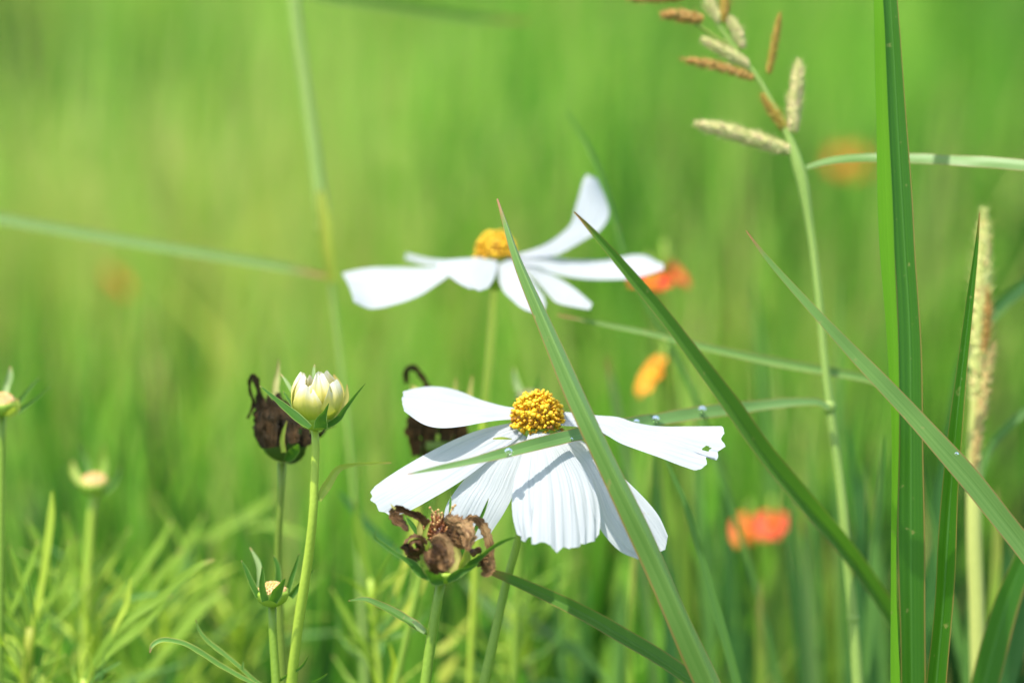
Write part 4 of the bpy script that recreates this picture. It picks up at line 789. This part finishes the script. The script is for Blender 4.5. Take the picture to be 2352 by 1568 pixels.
def seed_grass():
    D = 40; s = mpp(D); cr = crop(1429.6, 0, 0.33088)
    axis = [(1560, -160), (1590, -70), (1622, 10), (1652, 62), (1692, 118), (1740, 180), (1780, 250), (1812, 318), (1830, 372), (1846, 430), (1860, 520), (1871, 600), (1884, 720), (1894, 830), (1905, 925), (1916, 1010), (1930, 1110), (1944, 1250), (1958, 1400), (1970, 1568)]
    rad = [2, 3, 4, 4.5, 5, 5.5, 6, 9, 13, 13, 9, 8.5, 9, 9, 10, 10, 11, 12, 12, 13]
    st, rr = to_ground(px3([(x, y, D) for x, y in axis]), [r*s for r in rad], 0.03)
    t = thing('seed_grass', st[-1], 'tall grass stalk with cream and rusty seed spikes upper right', 'grass stalk')
    stem(t, st, rr, M['stem_grass'], n=120)
    for x, y, r in ((1905, 935, 15), (1960, 1420, 14)):
        mb = MB(); ball(mb, P(x, y, D), UP, r*1.2*s, r*s, 8, 12, bump=0.1); mb.build('node', M['stem_grass'], t)
    R = [([(1150, 1040), (1000, 990), (800, 930), (650, 890), (508, 858)], 125, 'cream_spike', 40), ([(1185, 900), (1200, 700), (1215, 560), (1228, 425)], 115, 'cream_spike', 34),
         ([(1130, 900), (1060, 790), (968, 655)], 88, 'olive_spike', 22), ([(1015, 505), (1050, 330), (1095, 95)], 66, 'olive_spike', 30), ([(895, 535), (700, 470), (560, 440), (415, 412)], 92, 'rust_spike', 18),
         ([(870, 450), (720, 360), (555, 275)], 100, 'cream_spike', 28), ([(835, 325), (790, 210), (735, 120)], 92, 'cream_spike', 20), ([(700, 150), (712, 50), (715, -60)], 80, 'olive_spike', 18),
         ([(670, 150), (610, 30), (570, -60)], 92, 'cream_spike', 20), ([(545, 135), (400, 110), (268, 100)], 110, 'rust_spike', 12), ([(420, -20), (240, -12), (30, -6)], 80, 'rust_spike', 18)]
    for i, (pts, w, mt, n) in enumerate(R): raceme(t, cr(pts), w*0.33088, M[mt], n, D, seed=i)
    for pts in ([(1700, 118), (1650, 90), (1598, 55)], [(1740, 180), (1732, 178), (1726, 176)]):
        stem(t, px3([(x, y, D) for x, y in pts]), 4*s, M['stem_dull'], 'stalk', n=8)
    leaf(t, px3([(2560, 420, 8), (2460, 396, 12), (2352, 379, 16), (2230, 369, 20), (2100, 363, 25), (1990, 362, 30), (1910, 368, 34), (1852, 384, 36)]), [a*s for a in (4, 22, 28, 28, 25, 19, 17, 12)], M['blade_mid'], 'leaf', roll=-30, fold=-0.15, n=60, cols=11)
    leaf(t, px3([(936, 1089, -30), (1000, 1076, -29), (1080, 1060, -27), (1160, 1040, -24), (1230, 1021, -20), (1300, 1004, -13), (1352, 994, -7), (1400, 985, 1), (1440, 977, 9), (1500, 967, 17), (1570, 954, 23), (1650, 943, 28), (1740, 932, 32), (1820, 924, 34), (1880, 924, 36), (1905, 938, 36)]),
         [a*mpp(0) for a in (2, 11, 19, 26, 30, 33, 34, 35, 36, 36, 35, 32, 29, 24, 18, 12)], M['blade_pale'], 'leaf', roll=24, fold=0.18, n=110, cols=13)
seed_grass()

def straw_spike():
    D = 52; s = mpp(D)
    st, rr = to_ground(px3([(2252, 520, D), (2252, 700, D), (2246, 850, D), (2240, 960, D), (2238, 1060, D), (2238, 1250, D), (2244, 1400, D), (2246, 1568, D)]), [a*s for a in (3, 5, 8, 14, 17, 18, 18, 17)], 0.02)
    t = thing('seed_grass', st[-1], 'straw coloured upright seed spike behind the slim blade at far right', 'grass stalk')
    stem(t, st, rr, M['stem_straw'], n=60)
    raceme(t, [(2246, 950), (2250, 800), (2256, 640), (2260, 482)], 54, M['straw_spike'], 46, D)
    raceme(t, [(2238, 1070), (2252, 960), (2268, 870), (2284, 785)], 32, M['pink_spike'], 26, D-3)
    raceme(t, [(2262, 800), (2270, 720), (2268, 660)], 26, M['rust_spike'], 14, D-3)
straw_spike()

def stalk():
    D = 108; s = mpp(D)
    st, rr = to_ground(px3([(640, -420, D), (660, -200, D), (672, -40, D), (684, 80, D), (704, 220, D), (722, 350, D), (740, 490, D), (750, 570, D), (760, 650, D), (776, 780, D), (796, 950, D), (812, 1120, D), (826, 1300, D), (838, 1568, D)]), [a*s for a in (4, 9, 13, 14, 14, 15, 16, 12, 7, 5, 5, 5, 7, 9)], 0.03)
    t = thing('grass_stalk', st[-1], 'tall blurred jointed grass stalk left of the upper white flower', 'grass stalk')
    stem(t, st, rr, M['stem_grass'], n=80)
    mb = MB(); ball(mb, P(744, 522, D), UP, 16*s, 17*s, 8, 12, bump=0.1); mb.build('node', M['stem_straw'], t)
    leaf(t, px3([(735, 440, D-2), (742, 500, D-3), (752, 580, D-3), (762, 650, D-2)]), [16*s, 26*s, 28*s, 20*s], M['yellow_leaf'], 'sheath', n=20, cup=0.5)
stalk()

# ------------------------------------------------------------------ orange flowers, out of focus
def orange_flower(px, py, D, R, mat, tiltv, label, npet=8, open_=0.35):
    s = mpp(D); c = P(px, py, D); A = unit(tiltv); X = unit(np.cross(A, [0.2, 0.3, 0.9])); Y = np.cross(A, X)
    st = [c - A*R*s*0.35, c - A*R*s*0.9 - UP*R*s*0.2]; b = c.copy(); b[2] = 0; b[0] += 0.01; m_ = 0.5*(c+b)+np.array([0.012, 0.0, 0]); st += [m_, b]
    t = thing('orange_flower', b, label, 'flower', 'orange cosmos flowers in the grass')
    stem(t, st, [0.0011, 0.0012, 0.0014, 0.0016], M['stem'], n=24)
    for k in range(npet):
        a = k*2*math.pi/npet; rad = math.cos(a)*X+math.sin(a)*Y; tan = -math.sin(a)*X+math.cos(a)*Y; n, m = 10, 7; g = np.zeros((n, m, 3))
        for i in range(n):
            v = i/(n-1)
            for j in range(m):
                u = j/(m-1)*2-1; w = R*s*0.34*math.sin(math.pi*(0.12+0.74*v))
                g[i, j] = c + rad*R*s*(0.12+0.88*v*(1-0.08*abs(u))) + tan*u*w + A*(R*s*(open_*v - 0.35*open_*v*v*2) + 0.12*w*u*u)
        mb = MB(); mb.grid(g, None, float(np.clip(rng.normal(0.5, 0.22), 0, 1))); mb.build('petal', M[mat], t)
    mb = MB(); ball(mb, c+A*R*s*0.1, A, R*s*0.2, R*s*0.2, 8, 10, 0.6, bump=0.2); mb.build('disc', M['florets'], t)
orange_flower(268, 650, 600, 42, 'orange', UP*0.6-FW*0.2+RT*0.7, 'faint orange bloom at far left beneath the level blade')
orange_flower(1955, 375, 900, 50, 'red_orange', UP*0.7-FW*0.5, 'blurred orange bloom behind the tall upright blade near the top', open_=0.2)
orange_flower(1496, 655, 150, 56, 'red_orange', UP*0.9-FW*0.35, 'red orange bloom under the upper flower right petal tip', open_=0.5)
orange_flower(1552, 634, 160, 42, 'red_orange', UP*0.5-FW*0.3+RT*0.6, 'smaller red bloom to the right of the folded slanting blade', open_=0.6)
orange_flower(1502, 866, 130, 60, 'amber', -RT*0.75+UP*0.45-FW*0.30, 'amber yellow bloom seen edge on above the torn petal', open_=0.5)
orange_flower(1716, 1218, 195, 48, 'orange', UP*0.55-FW*0.6-RT*0.4, 'vivid orange bloom low at right of the broad blade, left of its twin', open_=0.5)
orange_flower(1772, 1208, 185, 44, 'red_orange', UP*0.5-FW*0.6-RT*0.3, 'scarlet bloom low at right touching the vivid orange one', open_=0.5)

# ------------------------------------------------------------------ dew
def dew():
    mb = MB(); ball(mb, np.zeros(3), np.array([0, 0, 1.0]), 0.72, 1.0, 14, 20); proto = mb.build('dew_drop', M['water'], None, np.zeros(3))
    S = [(1168, 1037, -25, 9, 'clear dew drop on the leaf lying over the near petals'), (1313, 1008, -13, 3.5, 'tiny dew bead on the leaf beside the broad blade'), (1462, 969, 10, 7, 'bright dew drop on the leaf where it leaves the torn petal'),
         (1506, 963, 16, 9, 'wide dark dew drop on the leaf above the torn petal'), (1613, 941, 25, 9, 'round sparkling dew drop highest along the leaf near its stalk'), (2197, 1043, -17, 5.5, 'dew drop where the red edged blade crosses the slim blade')]
    for i, (x, y, z, r, lb) in enumerate(S):
        o = proto if i == 0 else proto.copy()
        if i: COL.objects.link(o)
        o.location = P(x, y, z-0.35); o.scale = (r*mpp(z),)*3
        o.rotation_euler = Vector(-FW*0.85+UP*0.5).to_track_quat('Z', 'Y').to_euler()
        tag(o, lb, 'dew drop', 'dew drops on the blades')
dew()
